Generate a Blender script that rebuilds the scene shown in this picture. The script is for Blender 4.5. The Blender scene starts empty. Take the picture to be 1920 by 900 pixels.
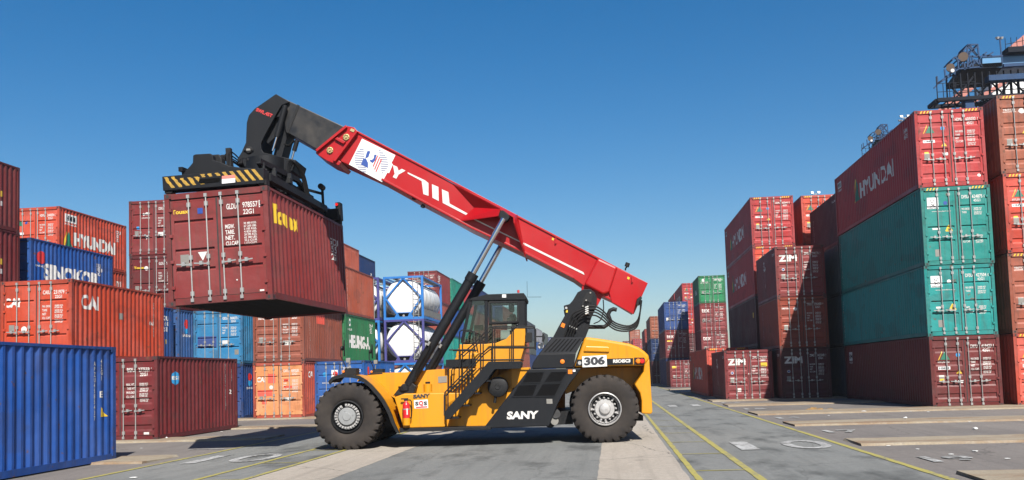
import bpy, bmesh, math, random
from mathutils import Vector, Matrix
random.seed(7)
SC = bpy.context.scene
COL = SC.collection

# ---------------------------------------------------------------- camera
CAMH = 1.66
FPX, CXP, CYP = 1712.5, 960.0, 586.0          # focal length and principal point, in photo pixels
YAW, PITCH, ROLL = .10615, .06847, -.0313
def cam_axes():
    f = Vector((-math.sin(YAW), math.cos(YAW), 0)); r = Vector((math.cos(YAW), math.sin(YAW), 0)); u = Vector((0, 0, 1))
    f2 = f*math.cos(PITCH) + u*math.sin(PITCH); u2 = u*math.cos(PITCH) - f*math.sin(PITCH)
    r3 = r*math.cos(ROLL) + u2*math.sin(ROLL); u3 = u2*math.cos(ROLL) - r*math.sin(ROLL)
    return r3, u3, f2
CR, CU, CF = cam_axes()
EYE = Vector((0, 0, CAMH))
cd = bpy.data.cameras.new('camera'); cam = bpy.data.objects.new('camera', cd); COL.objects.link(cam)
cd.sensor_width = 36; cd.sensor_fit = 'HORIZONTAL'; cd.lens = FPX/1920*36
cd.shift_y = (CYP-450)/1920; cd.clip_start = .1; cd.clip_end = 5000
M = Matrix((CR, CU, -CF)).transposed().to_4x4(); M.translation = EYE
cam.matrix_world = M
SC.camera = cam

# ---------------------------------------------------------------- light
SUN_TRAVEL = Vector((-.345, .97, -1.0)).normalized()      # direction the light travels
w = bpy.data.worlds.new('World'); SC.world = w; w.use_nodes = True
nt = w.node_tree; bg = nt.nodes['Background']
sky = nt.nodes.new('ShaderNodeTexSky'); sky.sky_type = 'NISHITA'; sky.sun_disc = False
sky.sun_elevation = math.asin(-SUN_TRAVEL.z); sky.sun_rotation = math.atan2(-SUN_TRAVEL.x, -SUN_TRAVEL.y)
sky.altitude = 0; sky.air_density = 1.0; sky.dust_density = 1.0; sky.ozone_density = 2.2
hs = nt.nodes.new('ShaderNodeHueSaturation'); hs.inputs['Saturation'].default_value = 1.50; hs.inputs['Hue'].default_value = .500
nt.links.new(sky.outputs[0], hs.inputs['Color']); nt.links.new(hs.outputs[0], bg.inputs[0]); bg.inputs[1].default_value = .056
sl = bpy.data.lights.new('sun', 'SUN'); sl.energy = 5.0; sl.angle = math.radians(.5); sl.color = (1, .955, .89)
so = bpy.data.objects.new('sun', sl); COL.objects.link(so); so.location = (10, -20, 30)
so.rotation_euler = (SUN_TRAVEL).to_track_quat('-Z', 'Y').to_euler()
SC.view_settings.view_transform = 'Standard'; SC.view_settings.look = 'None'
SC.view_settings.exposure = 1.0; SC.view_settings.gamma = 1

# ---------------------------------------------------------------- materials
def newmat(name):
    m = bpy.data.materials.new(name); m.use_nodes = True
    return m, m.node_tree, m.node_tree.nodes['Principled BSDF']
def N(t, kind, **kw):
    n = t.nodes.new(kind)
    for k, v in kw.items(): setattr(n, k, v)
    return n
def mixc(t, fac, a, b, mode='MIX'):
    n = t.nodes.new('ShaderNodeMix'); n.data_type = 'RGBA'; n.blend_type = mode
    for s, v in ((0, fac), (6, a), (7, b)):
        if isinstance(v, (int, float)): n.inputs[s].default_value = v
        elif isinstance(v, (tuple, list)): n.inputs[s].default_value = (*v[:3], 1)
        else: t.links.new(v, n.inputs[s])
    return n.outputs[2]
def noise(t, vec, scale, detail=4, rough=.55):
    n = t.nodes.new('ShaderNodeTexNoise'); n.inputs['Scale'].default_value = scale
    n.inputs['Detail'].default_value = detail; n.inputs['Roughness'].default_value = rough
    if vec is not None: t.links.new(vec, n.inputs['Vector'])
    return n.outputs[0]
def ramp(t, v, lo, hi, a=0., b=1.):
    n = t.nodes.new('ShaderNodeMapRange'); n.clamp = True
    n.inputs[1].default_value = lo; n.inputs[2].default_value = hi; n.inputs[3].default_value = a; n.inputs[4].default_value = b
    t.links.new(v, n.inputs[0]); return n.outputs[0]
def mathn(t, op, a, b):
    n = t.nodes.new('ShaderNodeMath'); n.operation = op
    for i, v in enumerate((a, b)):
        if isinstance(v, (int, float)): n.inputs[i].default_value = v
        else: t.links.new(v, n.inputs[i])
    return n.outputs[0]
def objvec(t, scale=(1, 1, 1), rand=True):
    tc = t.nodes.new('ShaderNodeTexCoord'); mp = t.nodes.new('ShaderNodeMapping')
    mp.inputs['Scale'].default_value = scale; t.links.new(tc.outputs['Object'], mp.inputs['Vector'])
    if rand:
        oi = t.nodes.new('ShaderNodeObjectInfo'); c = t.nodes.new('ShaderNodeCombineXYZ')
        r = mathn(t, 'MULTIPLY', oi.outputs['Random'], 60)
        for i in range(3): t.links.new(r, c.inputs[i])
        t.links.new(c.outputs[0], mp.inputs['Location'])
    return mp.outputs[0]
def bump(t, b, h, dist, strength=.5):
    n = t.nodes.new('ShaderNodeBump'); n.inputs['Strength'].default_value = strength; n.inputs['Distance'].default_value = dist
    t.links.new(h, n.inputs['Height']); t.links.new(n.outputs[0], b.inputs['Normal'])

def paint(name, col=None, rough=.5, fade=.25, dirt=.35, rust=.5, spec=.4, rustcol=(.10, .045, .022)):
    """painted steel: even colour, faded patches, downward dirt streaks, rust spots"""
    m, t, b = newmat(name)
    if col is None:
        oi = t.nodes.new('ShaderNodeObjectInfo'); base = oi.outputs['Color']
    else:
        rgb = t.nodes.new('ShaderNodeRGB'); rgb.outputs[0].default_value = (*col, 1); base = rgb.outputs[0]
    v = objvec(t); vs = objvec(t, (5, 5, .35))
    n1 = noise(t, v, .7, 5)
    hsv = t.nodes.new('ShaderNodeHueSaturation'); hsv.inputs['Saturation'].default_value = .8; hsv.inputs['Value'].default_value = 1.35
    t.links.new(base, hsv.inputs['Color'])
    c = mixc(t, ramp(t, n1, .42, .75, 0, fade), base, hsv.outputs[0])
    st = noise(t, vs, 1.6, 6, .65)
    c = mixc(t, ramp(t, st, .5, .78, 0, dirt), c, (.045, .036, .03))
    n3 = noise(t, v, 3.2, 9, .68)
    c = mixc(t, ramp(t, n3, .625, .67, 0, rust), c, rustcol)
    if col is None:
        vb = objvec(t, (1, 1, 2.4)); nb = noise(t, vb, .45, 3, .5)
        c = mixc(t, ramp(t, nb, .57, .60, 0, .22), c, (.030, .024, .022))       # repainted or sooty areas with an edge
        nv = noise(t, objvec(t, (9, 9, .7)), 1.3, 8, .72)
        c = mixc(t, ramp(t, nv, .66, .73, 0, .45), c, (.20, .17, .15))          # pale scrapes running down
    t.links.new(c, b.inputs['Base Color'])
    t.links.new(ramp(t, n1, .3, .7, rough-.08, rough+.14), b.inputs['Roughness'])
    b.inputs['Specular IOR Level'].default_value = spec
    if col is None: bump(t, b, mathn(t, 'ADD', mathn(t, 'MULTIPLY', noise(t, v, 1.7, 3, .5), 6.), noise(t, v, 5, 5)), .012, .5)   # dents and waviness
    else: bump(t, b, noise(t, v, 5, 5), .004, .35)
    return m
def plain(name, col, rough=.5, metal=0., var=.25, scale=4, spec=.5, dirtcol=(.03, .027, .024), bumpd=0):
    m, t, b = newmat(name); v = objvec(t)
    n1 = noise(t, v, scale, 6, .6)
    c = mixc(t, ramp(t, n1, .35, .75, 0, var), col, dirtcol)
    t.links.new(c, b.inputs['Base Color']); b.inputs['Metallic'].default_value = metal
    t.links.new(ramp(t, n1, .3, .7, max(.02, rough-.07), min(1, rough+.1)), b.inputs['Roughness'])
    b.inputs['Specular IOR Level'].default_value = spec
    if bumpd: bump(t, b, noise(t, v, scale*6, 6), bumpd, .5)
    return m
MT = dict(
    cont=paint('container_paint', None, .5, .38, .55, .8, .28),
    mark=plain('white_lettering', (.52, .50, .47), .5, 0, .22, 9),
    markdark=plain('dark_lettering', (.02, .02, .025), .5, 0, .1),
    markblue=plain('blue_lettering', (.010, .045, .22), .5, 0, .1),
    stripe=plain('worn_hazard_yellow', (.38, .22, .02), .6, 0, .6, 14),
    markyellow=plain('yellow_lettering', (.55, .36, .02), .5, 0, .15, 6),
    markred=plain('red_lettering', (.4, .02, .02), .5, 0, .1),
    markgreen=plain('green_lettering', (.01, .12, .07), .5, 0, .1),
    cyan=plain('cyan_sticker', (.02, .2, .42), .4, 0, .1),
    plate=plain('grey_data_plate', (.20, .19, .17), .5, .2, .3),
    galv=plain('galvanised_steel', (.34, .34, .325), .45, .5, .3, 8),
    gasket=plain('rubber_gasket', (.018, .017, .016), .8, 0, .3),
    floor=plain('container_underside', (.012, .011, .010), .9, 0, .5),
    yel=paint('machine_yellow_paint', (.47, .195, .0010), .42, .05, .30, .10, .4, (.16, .065, .012)),
    red=paint('boom_red_paint', (.285, .0012, .003), .36, .05, .16, .06, .35, (.2, .02, .02)),
    blk=paint('machine_black_paint', (.0060, .0068, .0085), .55, .15, .06, .06, .2, (.06, .05, .04)),
    blkworn=plain('scuffed_black_boom', (.006, .0065, .0075), .42, 0, .9, 2.0, .4, (.035, .030, .025)),
    blk2=plain('dark_grey_paint', (.0058, .0062, .0072), .6, 0, .3, 5, .25),
    mesh=plain('black_grille', (.001, .001, .001), .9, 0, .1, 4, .1),
    rubber=plain('tyre_rubber', (.018, .0155, .0145), .85, 0, .75, 2.6, .2, (.052, .043, .036), .004),
    chrome=plain('chromed_rod', (.62, .63, .66), .13, 1, .05),
    silver=plain('silver_wheel_paint', (.40, .39, .38), .4, .3, .5, 14, .5, (.10, .09, .08)),
    hubgrey=plain('grey_hub_paint', (.22, .225, .225), .5, .1, .25, 10),
    hose=plain('hydraulic_hose', (.004, .004, .004), .6, 0, .2, 4, .2),
    ext=plain('extinguisher_red', (.45, .01, .014), .3, 0, .1),
    amber=plain('amber_lens', (.65, .16, .01), .25, 0, .1),
    lensred=plain('red_lens', (.5, .01, .01), .25, 0, .1),
    white=plain('white_board', (.55, .55, .54), .45, 0, .08),
    brass=plain('zinc_plated_brass', (.48, .38, .18), .4, .6, .4, 20),
    cloth=plain('white_seat_cloth', (.42, .42, .42), .9, 0, .1),
    tank=plain('white_tank_shell', (.68, .68, .67), .42, 0, .6, 1.3, .5, (.25, .25, .25)),
    frblue=paint('tank_frame_blue', (.013, .12, .36), .45, .3, .2, .25),
    frpurple=paint('tank_frame_violet', (.04, .04, .16), .45, .3, .2, .2),
    crane=plain('crane_blue_steel', (.010, .040, .105), .6, 0, .4, 1.2, .2),
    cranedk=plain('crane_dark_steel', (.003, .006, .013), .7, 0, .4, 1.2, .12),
    salmon=plain('salmon_crane_paint', (.33, .10, .07), .5, 0, .2),
    lamp=plain('lamp_housing_white', (.42, .42, .42), .4, 0, .1),
    litter=plain('white_litter', (.55, .55, .53), .7, 0, .15),
)
gm, gt, gb = newmat('cab_glass')
gt.nodes.remove(gb)
tr = N(gt, 'ShaderNodeBsdfTransparent'); tr.inputs[0].default_value = (.74, .80, .78, 1)
gl = N(gt, 'ShaderNodeBsdfGlossy'); gl.inputs['Roughness'].default_value = .03
mx = N(gt, 'ShaderNodeMixShader'); mx.inputs[0].default_value = .06
gt.links.new(tr.outputs[0], mx.inputs[1]); gt.links.new(gl.outputs[0], mx.inputs[2])
gt.links.new(mx.outputs[0], gt.nodes['Material Output'].inputs[0])
MT['glass'] = gm

# ---------------------------------------------------------------- mesh building
class MB:
    def __init__(s): s.v = []; s.f = []; s.sm = set()
    def add(s, vs, fs, smooth=False):
        o = len(s.v); s.v += [tuple(v) for v in vs]
        for f in fs:
            if smooth: s.sm.add(len(s.f))
            s.f.append(tuple(o+i for i in f))
        return s
    def box(s, x0, x1, y0, y1, z0, z1):
        vs = [(x, y, z) for z in (z0, z1) for y in (y0, y1) for x in (x0, x1)]
        return s.add(vs, [(0, 2, 3, 1), (4, 5, 7, 6), (0, 1, 5, 4), (2, 6, 7, 3), (0, 4, 6, 2), (1, 3, 7, 5)])
    def prism(s, pts, ext):
        n = len(pts); e = Vector(ext); a = [Vector(p) for p in pts]
        return s.add(a+[p+e for p in a], [tuple(range(n)), tuple(range(2*n-1, n-1, -1))]+[(i, (i+1) % n, n+(i+1) % n, n+i) for i in range(n)])
    def hull(s, a, b):                                        # loft between two rings of equal length
        n = len(a)
        return s.add(list(a)+list(b), [tuple(range(n)), tuple(range(2*n-1, n-1, -1))]+[(i, (i+1) % n, n+(i+1) % n, n+i) for i in range(n)])
    def cyl(s, p0, p1, r0, r1=None, n=16, caps=True):
        p0, p1 = Vector(p0), Vector(p1); r1 = r0 if r1 is None else r1
        d = (p1-p0).normalized(); a = d.orthogonal().normalized(); b = d.cross(a)
        vs = [p+(a*math.cos(2*math.pi*i/n)+b*math.sin(2*math.pi*i/n))*r for p, r in ((p0, r0), (p1, r1)) for i in range(n)]
        s.add(vs, [(i, (i+1) % n, n+(i+1) % n, n+i) for i in range(n)], n > 6)
        if caps: s.add(vs, [tuple(range(n)), tuple(range(2*n-1, n-1, -1))])
        return s
    def tube(s, pts, r, n=8, smooth=0, caps=True):
        p = [Vector(q) for q in pts]
        if smooth and len(p) > 2:
            q = [p[0]*2-p[1]]+p+[p[-1]*2-p[-2]]; o = []
            for i in range(1, len(q)-2):
                for k in range(smooth):
                    t = k/smooth; a, b, c, d = q[i-1:i+3]
                    o.append(.5*((2*b)+(c-a)*t+(2*a-5*b+4*c-d)*t*t+(3*b-a-3*c+d)*t**3))
            p = o+[p[-1]]
        d0 = (p[1]-p[0]).normalized(); a = d0.orthogonal().normalized(); vs = []
        for i, q in enumerate(p):
            d = (p[min(i+1, len(p)-1)]-p[max(i-1, 0)]).normalized()
            a = (a-d*a.dot(d)).normalized(); b = d.cross(a)
            k = 1.
            if 0 < i < len(p)-1 and not smooth:
                c = (p[i]-p[i-1]).normalized().dot((p[i+1]-p[i]).normalized()); k = 1/max(.5, math.sqrt((1+c)/2))
            vs += [q+(a*math.cos(2*math.pi*j/n)+b*math.sin(2*math.pi*j/n))*r for j in range(n)]
        fs = [(i*n+j, i*n+(j+1) % n, (i+1)*n+(j+1) % n, (i+1)*n+j) for i in range(len(p)-1) for j in range(n)]
        s.add(vs, fs, True)
        if caps: s.add(vs[:n]+vs[-n:], [tuple(range(n)), tuple(range(2*n-1, n-1, -1))])
        return s
    def revolve(s, prof, c, ax, n=32, smooth=True):           # prof: (radius, distance along ax)
        c = Vector(c); ax = Vector(ax).normalized(); a = ax.orthogonal().normalized(); b = ax.cross(a)
        vs = [c+ax*h+(a*math.cos(2*math.pi*i/n)+b*math.sin(2*math.pi*i/n))*r for r, h in prof for i in range(n)]
        return s.add(vs, [(k*n+i, k*n+(i+1) % n, (k+1)*n+(i+1) % n, (k+1)*n+i) for k in range(len(prof)-1) for i in range(n)], smooth)
    def beam(s, p0, p1, wd, h=None):
        h = h or wd; p0, p1 = Vector(p0), Vector(p1); d = (p1-p0).normalized()
        a = d.cross(Vector((0, 0, 1)))
        a = a.normalized() if a.length > .01 else Vector((1, 0, 0)); b = a.cross(d)
        r = [p0+a*x*wd/2+b*y*h/2 for x, y in ((-1, -1), (1, -1), (1, 1), (-1, 1))]
        return s.prism(r, p1-p0)
    def mesh(s, name, fix=True):
        me = bpy.data.meshes.new(name); me.from_pydata(s.v, [], s.f)
        for i in s.sm: me.polygons[i].use_smooth = True
        if fix:
            bm = bmesh.new(); bm.from_mesh(me); bmesh.ops.recalc_face_normals(bm, faces=bm.faces); bm.to_mesh(me); bm.free()
        if s.sm: me.set_sharp_from_angle(angle=.7)
        return me
    def build(s, name, mat, parent=None, color=None, bevel=0, fix=True, kind=None, seg=2):
        me = s.mesh(name, fix); me.materials.append(MT[mat] if isinstance(mat, str) else mat)
        o = link(name, me, parent, color)
        if bevel:
            b = o.modifiers.new('bevel', 'BEVEL'); b.width = bevel; b.segments = seg; b.limit_method = 'ANGLE'; b.angle_limit = .6
        if kind: o['kind'] = kind
        return o
def link(name, me, parent=None, color=None):
    o = bpy.data.objects.new(name, me); COL.objects.link(o)
    if parent is not None: o.parent = parent
    if color: o.color = (*color, 1)
    return o
def thing(name, label, cat, loc=(0, 0, 0), rz=0, group=None):
    o = bpy.data.objects.new(name, None); COL.objects.link(o); o.location = loc; o.rotation_euler = (0, 0, rz)
    o['label'] = label; o['category'] = cat; o.empty_display_size = .3
    if group: o['group'] = group
    return o
def tag(o, label, cat, group=None):
    o['label'] = label; o['category'] = cat
    if group: o['group'] = group
    return o

# ---------------------------------------------------------------- lettering (mesh letters painted on a surface)
_tc = {}
def glyphs(txt, bold=.02, res=2):
    """letters of txt as triangles in the unit box"""
    k = (txt, bold, res)
    if k not in _tc:
        cu = bpy.data.curves.new('t', 'FONT'); cu.body = txt; cu.offset = bold; cu.resolution_u = res; cu.fill_mode = 'FRONT'
        cu.space_line = .85
        o = bpy.data.objects.new('t', cu); me = bpy.data.meshes.new_from_object(o)
        vs = [v.co.copy() for v in me.vertices]; fs = [tuple(p.vertices) for p in me.polygons]
        bpy.data.objects.remove(o); bpy.data.curves.remove(cu); bpy.data.meshes.remove(me)
        x0 = min(v.x for v in vs); x1 = max(v.x for v in vs); y0 = min(v.y for v in vs); y1 = max(v.y for v in vs)
        _tc[k] = ([((v.x-x0)/(x1-x0), (v.y-y0)/(y1-y0)) for v in vs], fs)
    return _tc[k]
def put_text(mb, txt, O, X, Y, bold=.02, res=3):
    vs, fs = glyphs(txt, bold, res); O, X, Y = Vector(O), Vector(X), Vector(Y)
    mb.add([O+X*a+Y*b for a, b in vs], fs)
def put_poly(mb, pts, O, X, Y):
    O, X, Y = Vector(O), Vector(X), Vector(Y)
    mb.add([O+X*a+Y*b for a, b in pts], [tuple(range(len(pts)))])
def put_disc(mb, O, X, Y, n=20, r=.5):
    put_poly(mb, [(.5+r*math.cos(2*math.pi*i/n), .5+r*math.sin(2*math.pi*i/n)) for i in range(n)], O, X, Y)
# ---------------------------------------------------------------- ground
def ground_mat(name, base, warm, agg, stain=.5, rough=.85, smudge=0, joints=0):
    m, t, b = newmat(name)
    tc = N(t, 'ShaderNodeTexCoord'); g = N(t, 'ShaderNodeNewGeometry')
    v = g.outputs['Position']
    mp = N(t, 'ShaderNodeMapping'); t.links.new(v, mp.inputs['Vector']); mp.inputs['Scale'].default_value = (1, .22, 1)
    n0 = noise(t, v, .13, 4, .6); n1 = noise(t, mp.outputs[0], .55, 7, .62); n2 = noise(t, v, 55, 3, .7); n3 = noise(t, v, 2.6, 6, .7); n4 = noise(t, v, 9, 6, .8)
    c = mixc(t, ramp(t, n0, .35, .65), base, warm)
    c = mixc(t, ramp(t, n1, .48, .72, 0, stain), c, tuple(x*.45 for x in base))
    c = mixc(t, ramp(t, n3, .56, .74, 0, .35), c, tuple(min(1, x*1.45) for x in warm))
    c = mixc(t, ramp(t, n4, .42, .62, 0, .45), c, tuple(x*.6 for x in base))
    c = mixc(t, ramp(t, n2, .38, .66, 0, agg), c, tuple(x*.38 for x in base))
    c = mixc(t, ramp(t, n2, .60, .72, 0, agg*.7), c, tuple(min(1, x*1.9) for x in base))
    if smudge:                                               # tyre marks: dark crosswise smears
        mq = N(t, 'ShaderNodeMapping'); t.links.new(v, mq.inputs['Vector']); mq.inputs['Scale'].default_value = (.75, .30, 1)
        nq = noise(t, mq.outputs[0], 1.1, 6, .62)
        c = mixc(t, ramp(t, nq, .52, .66, 0, smudge), c, tuple(x*.28 for x in base))
    if smudge or joints:                                     # oil spots and long pale scuffs
        no = noise(t, v, .9, 2, .4); c = mixc(t, ramp(t, no, .70, .74, 0, .45), c, tuple(x*.35 for x in base))
        ml = N(t, 'ShaderNodeMapping'); t.links.new(v, ml.inputs['Vector']); ml.inputs['Scale'].default_value = (3.2, .08, 1)
        nl = noise(t, ml.outputs[0], 1.2, 8, .7); c = mixc(t, ramp(t, nl, .50, .70, 0, .45), c, tuple(x*.5 for x in base))
    if joints:
        vo = N(t, 'ShaderNodeTexVoronoi'); vo.feature = 'DISTANCE_TO_EDGE'; vo.inputs['Scale'].default_value = .42
        nw = N(t, 'ShaderNodeTexNoise'); nw.inputs['Scale'].default_value = 1.3; nw.inputs['Detail'].default_value = 5
        t.links.new(v, nw.inputs['Vector'])
        ad = N(t, 'ShaderNodeMix'); ad.data_type = 'VECTOR'; ad.inputs[0].default_value = .35
        t.links.new(v, ad.inputs[4]); t.links.new(nw.outputs[1], ad.inputs[5]); t.links.new(ad.outputs[1], vo.inputs['Vector'])
        c = mixc(t, ramp(t, vo.outputs[0], 0, .006, joints, 0), c, (.03, .028, .025))
    t.links.new(c, b.inputs['Base Color']); b.inputs['Roughness'].default_value = rough; b.inputs['Specular IOR Level'].default_value = .25
    bump(t, b, mathn(t, 'ADD', n2, mathn(t, 'MULTIPLY', n4, 1.5)), .012, .5)
    return m
MT['asphalt'] = ground_mat('asphalt_lane', (.165, .170, .163), (.205, .205, .192), .65, .45, smudge=.8, joints=.35)
MT['yard'] = ground_mat('weathered_yard_asphalt', (.150, .136, .126), (.200, .178, .160), .6, .5, joints=.5)
MT['conc'] = ground_mat('pale_concrete_strip', (.30, .265, .22), (.33, .295, .25), .2, .30, .8, joints=.8)
def worn(name, col, keep=.35):
    """old road paint: worn through to the asphalt in places"""
    m, t, b = newmat(name); g = N(t, 'ShaderNodeNewGeometry'); v = g.outputs['Position']
    n1 = noise(t, v, 9, 6, .75); n2 = noise(t, v, 1.1, 4, .6)
    s = mathn(t, 'ADD', n1, mathn(t, 'MULTIPLY', n2, .6))
    c = mixc(t, ramp(t, s, .80+keep*.3, .92+keep*.3, 0, .9), col, (.12, .115, .105))
    c = mixc(t, ramp(t, noise(t, v, 60, 2), .4, .7, 0, .25), c, tuple(x*.5 for x in col))
    t.links.new(c, b.inputs['Base Color']); b.inputs['Roughness'].default_value = .75
    return m
MT['roadyellow'] = worn('worn_yellow_road_paint', (.27, .235, .055), .06)
MT['roadwhite'] = worn('worn_white_road_paint', (.33, .33, .32), -.16)
MT['slab'] = None
def slab_mat():
    m, t, b = newmat('stained_concrete_slab'); g = N(t, 'ShaderNodeNewGeometry'); v = g.outputs['Position']
    mp = N(t, 'ShaderNodeMapping'); t.links.new(v, mp.inputs['Vector']); mp.inputs['Scale'].default_value = (.35, 1.2, 1)
    n1 = noise(t, mp.outputs[0], 1.0, 6, .6); n2 = noise(t, v, 30, 4, .7); n3 = noise(t, v, 4, 6, .7)
    c = mixc(t, ramp(t, n1, .44, .62, 0, .85), (.235, .195, .135), (.15, .075, .028))
    c = mixc(t, ramp(t, n3, .5, .72, 0, .5), c, (.32, .29, .235))
    c = mixc(t, ramp(t, n2, .40, .62, 0, .5), c, (.13, .11, .085))
    t.links.new(c, b.inputs['Base Color']); b.inputs['Roughness'].default_value = .85
    bump(t, b, n2, .02, .6); return m
MT['slab'] = slab_mat()

def sheet(name, pts, z, mat, parent=None):
    m = MB(); m.add([(x, y, z) for x, y in pts], [tuple(range(len(pts)))])
    return m.build(name, mat, parent, kind='structure')
def rect_sheet(name, x0, x1, y0, y1, z, mat): return sheet(name, [(x0, y0), (x1, y0), (x1, y1), (x0, y1)], z, mat)
rect_sheet('yard_ground', -700, 700, -100, 1100, 0, 'yard')
rect_sheet('road', -9.6, 4.75, -60, 1050, .004, 'asphalt')
def ragged_strip(name, x0, x1, y0, y1, z, mat, step=.35, j=.02):
    """long sheet with slightly uneven edges"""
    m = MB(); n = int((y1-y0)/step); vs = []
    for i in range(n+1):
        y = y0+(y1-y0)*i/n; vs += [(x0+random.uniform(-j, j), y, z), (x1+random.uniform(-j, j), y, z)]
    m.add(vs, [(2*i, 2*i+1, 2*i+3, 2*i+2) for i in range(n)])
    return m.build(name, mat, kind='structure')
ragged_strip('concrete_path', -6.28, -4.77, -5, 60, .008, 'conc', .5, .012)
ragged_strip('concrete_path', -.28, 1.12, -5, 60, .008, 'conc', .5, .012)
rect_sheet('concrete_path', -6.28, -4.77, 60, 600, .008, 'conc'); rect_sheet('concrete_path', -.28, 1.12, 60, 600, .008, 'conc')
for x, wd in ((-9.66, .12), (-7.29, .11), (-6.37, .10), (1.25, .10), (2.15, .125), (4.69, .12)):
    ragged_strip('lane_line', x-wd/2, x+wd/2, -5, 90, .012, 'roadyellow', .25, .008)
    rect_sheet('lane_line', x-wd/2, x+wd/2, 90, 600, .012, 'roadyellow')
for a, b in ((1.31, 2.08), (-7.22, -6.43)):                  # thin cross lines between the yellow pairs
    for y in (15.3, 18.35, 21.4, 24.5, 27.5, 30.6, 36.7, 42.8, 48.9): rect_sheet('lane_line', a, b, y-.035, y+.035, .012, 'roadyellow')
def ground_text(txt, x, y, wd, h, rot=0, mat='roadwhite', z=.016, bold=.03):
    m = MB(); put_text(m, txt, (x, y, z), (wd*math.cos(rot), wd*math.sin(rot), 0), (-h*math.sin(rot), h*math.cos(rot), 0), bold, 10)
    return m.build('road_number', mat, fix=False, kind='structure')
ground_text('1', 2.55, 18.95, .38, 2.1); ground_text('0', 3.55, 18.95, .93, 2.1, bold=.0)
ground_text('1', -9.15, 18.6, .30, 2.0); ground_text('0', -8.35, 18.7, .9, 2.0, bold=.0)
ground_text('1', 2.55, 42, .38, 2.1); ground_text('1', 3.6, 42, .38, 2.1)
for i, (y, s) in enumerate(((15.9, '18'), (23.2, '17'), (30.0, '16'), (37.2, '15'), (44.8, '14'))):
    ground_text(s, 5.25, y, .85, .95)
rect_sheet('lane_line', -10.9, -9.95, 22.6, 22.75, .012, 'roadwhite'); rect_sheet('lane_line', -10.7, -9.9, 23.2, 23.32, .012, 'roadwhite')
def slab(x0, x1, y0, y1, name='concrete_slab', h=.05):
    """raised bearing slab with a chipped edge"""
    m = MB(); n = max(4, int((x1-x0)/.35)); top = []; bot = []
    for side in (0, 1):
        for i in range(n+1):
            x = x0+(x1-x0)*i/n; y = (y0 if side == 0 else y1)+random.uniform(-.03, .03)
            top.append((x+(random.uniform(-.05, .05) if i in (0, n) else 0), y, h+random.uniform(-.004, .004)))
            bot.append((x, y+(-.03 if side == 0 else .03), 0))
    q = top+bot; k = n+1; o = len(top); fs = []
    for i in range(n):
        fs.append((i, i+1, k+i+1, k+i)); fs.append((o+i, o+i+1, i+1, i)); fs.append((k+i, k+i+1, o+k+i+1, o+k+i))
    fs.append((o, 0, k, o+k)); fs.append((n, o+n, o+k+n, k+n))
    m.add(q, fs); return m.build(name, 'slab', kind='structure')
for y0, y1 in ((12.6, 14.25), (19.4, 20.9), (26.2, 27.9), (32.6, 34.9), (40.7, 42.8), (47.2, 49.4), (53.3, 54.9)): slab(5.0, 17.2, y0, y1)
for y0, y1 in ((18.95, 20.6), (26.0, 27.6), (32.2, 33.7), (39.9, 41.6), (46.4, 47.6)): slab(-22.5, -10.15, y0, y1)
for y0 in (66, 79, 93.5, 105.5): slab(4.9, 15, y0, y0+1.6); slab(-24, -10.9, y0, y0+1.6)
# ---------------------------------------------------------------- shipping containers
CW = 2.438
PITCH_C = .2755
def side_depth(t):
    """depth of the side sheet (0 = outer crest) at distance t along it"""
    q = (t % PITCH_C)
    if q < .072: return 0.
    if q < .140: return .036*(q-.072)/.068
    if q < .208: return .036
    return .036*(1-(q-.208)/.0675)
def side_breaks(t0, t1):
    out = []; k = int(t0//PITCH_C)-1
    while k*PITCH_C < t1:
        for q in (0, .072, .140, .208):
            if t0 < k*PITCH_C+q < t1: out.append(k*PITCH_C+q)
        k += 1
    return out
DOORZ = {}
def door_profile(H, style):
    """(z, depth) of the pressed door sheet"""
    z0, z1 = .20, H-.19; out = [(z0, 0)]
    if style == 'line':                                       # four narrow grooves
        for f in (.285, .49, .79):
            z = z0+(z1-z0)*f; out += [(z-.06, 0), (z-.022, .042), (z+.020, .042), (z+.024, 0)]
    else:                                                     # wide pressed bands
        for f in (.10, .30, .47, .64, .86):
            z = z0+(z1-z0)*f; out += [(z-.12, 0), (z-.06, .034), (z+.05, .034), (z+.085, 0)]
    out.append((z1, 0)); return out
def door_depth(prof, z):
    if z <= prof[0][0] or z >= prof[-1][0]: return 0.
    for (a, da), (b, db) in zip(prof, prof[1:]):
        if a <= z <= b: return da+(db-da)*(z-a)/(b-a+1e-9)
    return 0.
FACE = .035                                                   # door sheet sits this far behind the posts
_cm = {}
def cmesh(key, fn):
    if key not in _cm:
        me = fn().mesh(key[0]); _cm[key] = me
    return _cm[key]
def m_frame(L, H):
    m = MB(); W = CW
    c = .178
    for x0, x1 in ((0, .11), (W-.11, W)):
        m.box(x0, x1, .004, .13, .118, H-.118); m.box(x0, x1, L-.13, L-.004, .118, H-.118)
    for x0, x1 in ((.004, .07), (W-.07, W-.004)):
        m.box(x0, x1, c, L-c, H-.065, H-.004)                # top side rails
        m.box(x0, x1, c, L-c, .03, .17)                      # bottom side rails
    for y0, y1 in ((.006, .14), (L-.14, L-.006)):
        m.box(.162, W-.162, y0, y1, H-.14, H-.008); m.box(.162, W-.162, y0, y1, .02, .165)
    return m
def m_casting(L, H):
    m = MB()
    x, y, z = .162, .178, .118
    m.box(-.002, x, -.002, y, 0, z)
    return m
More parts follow.
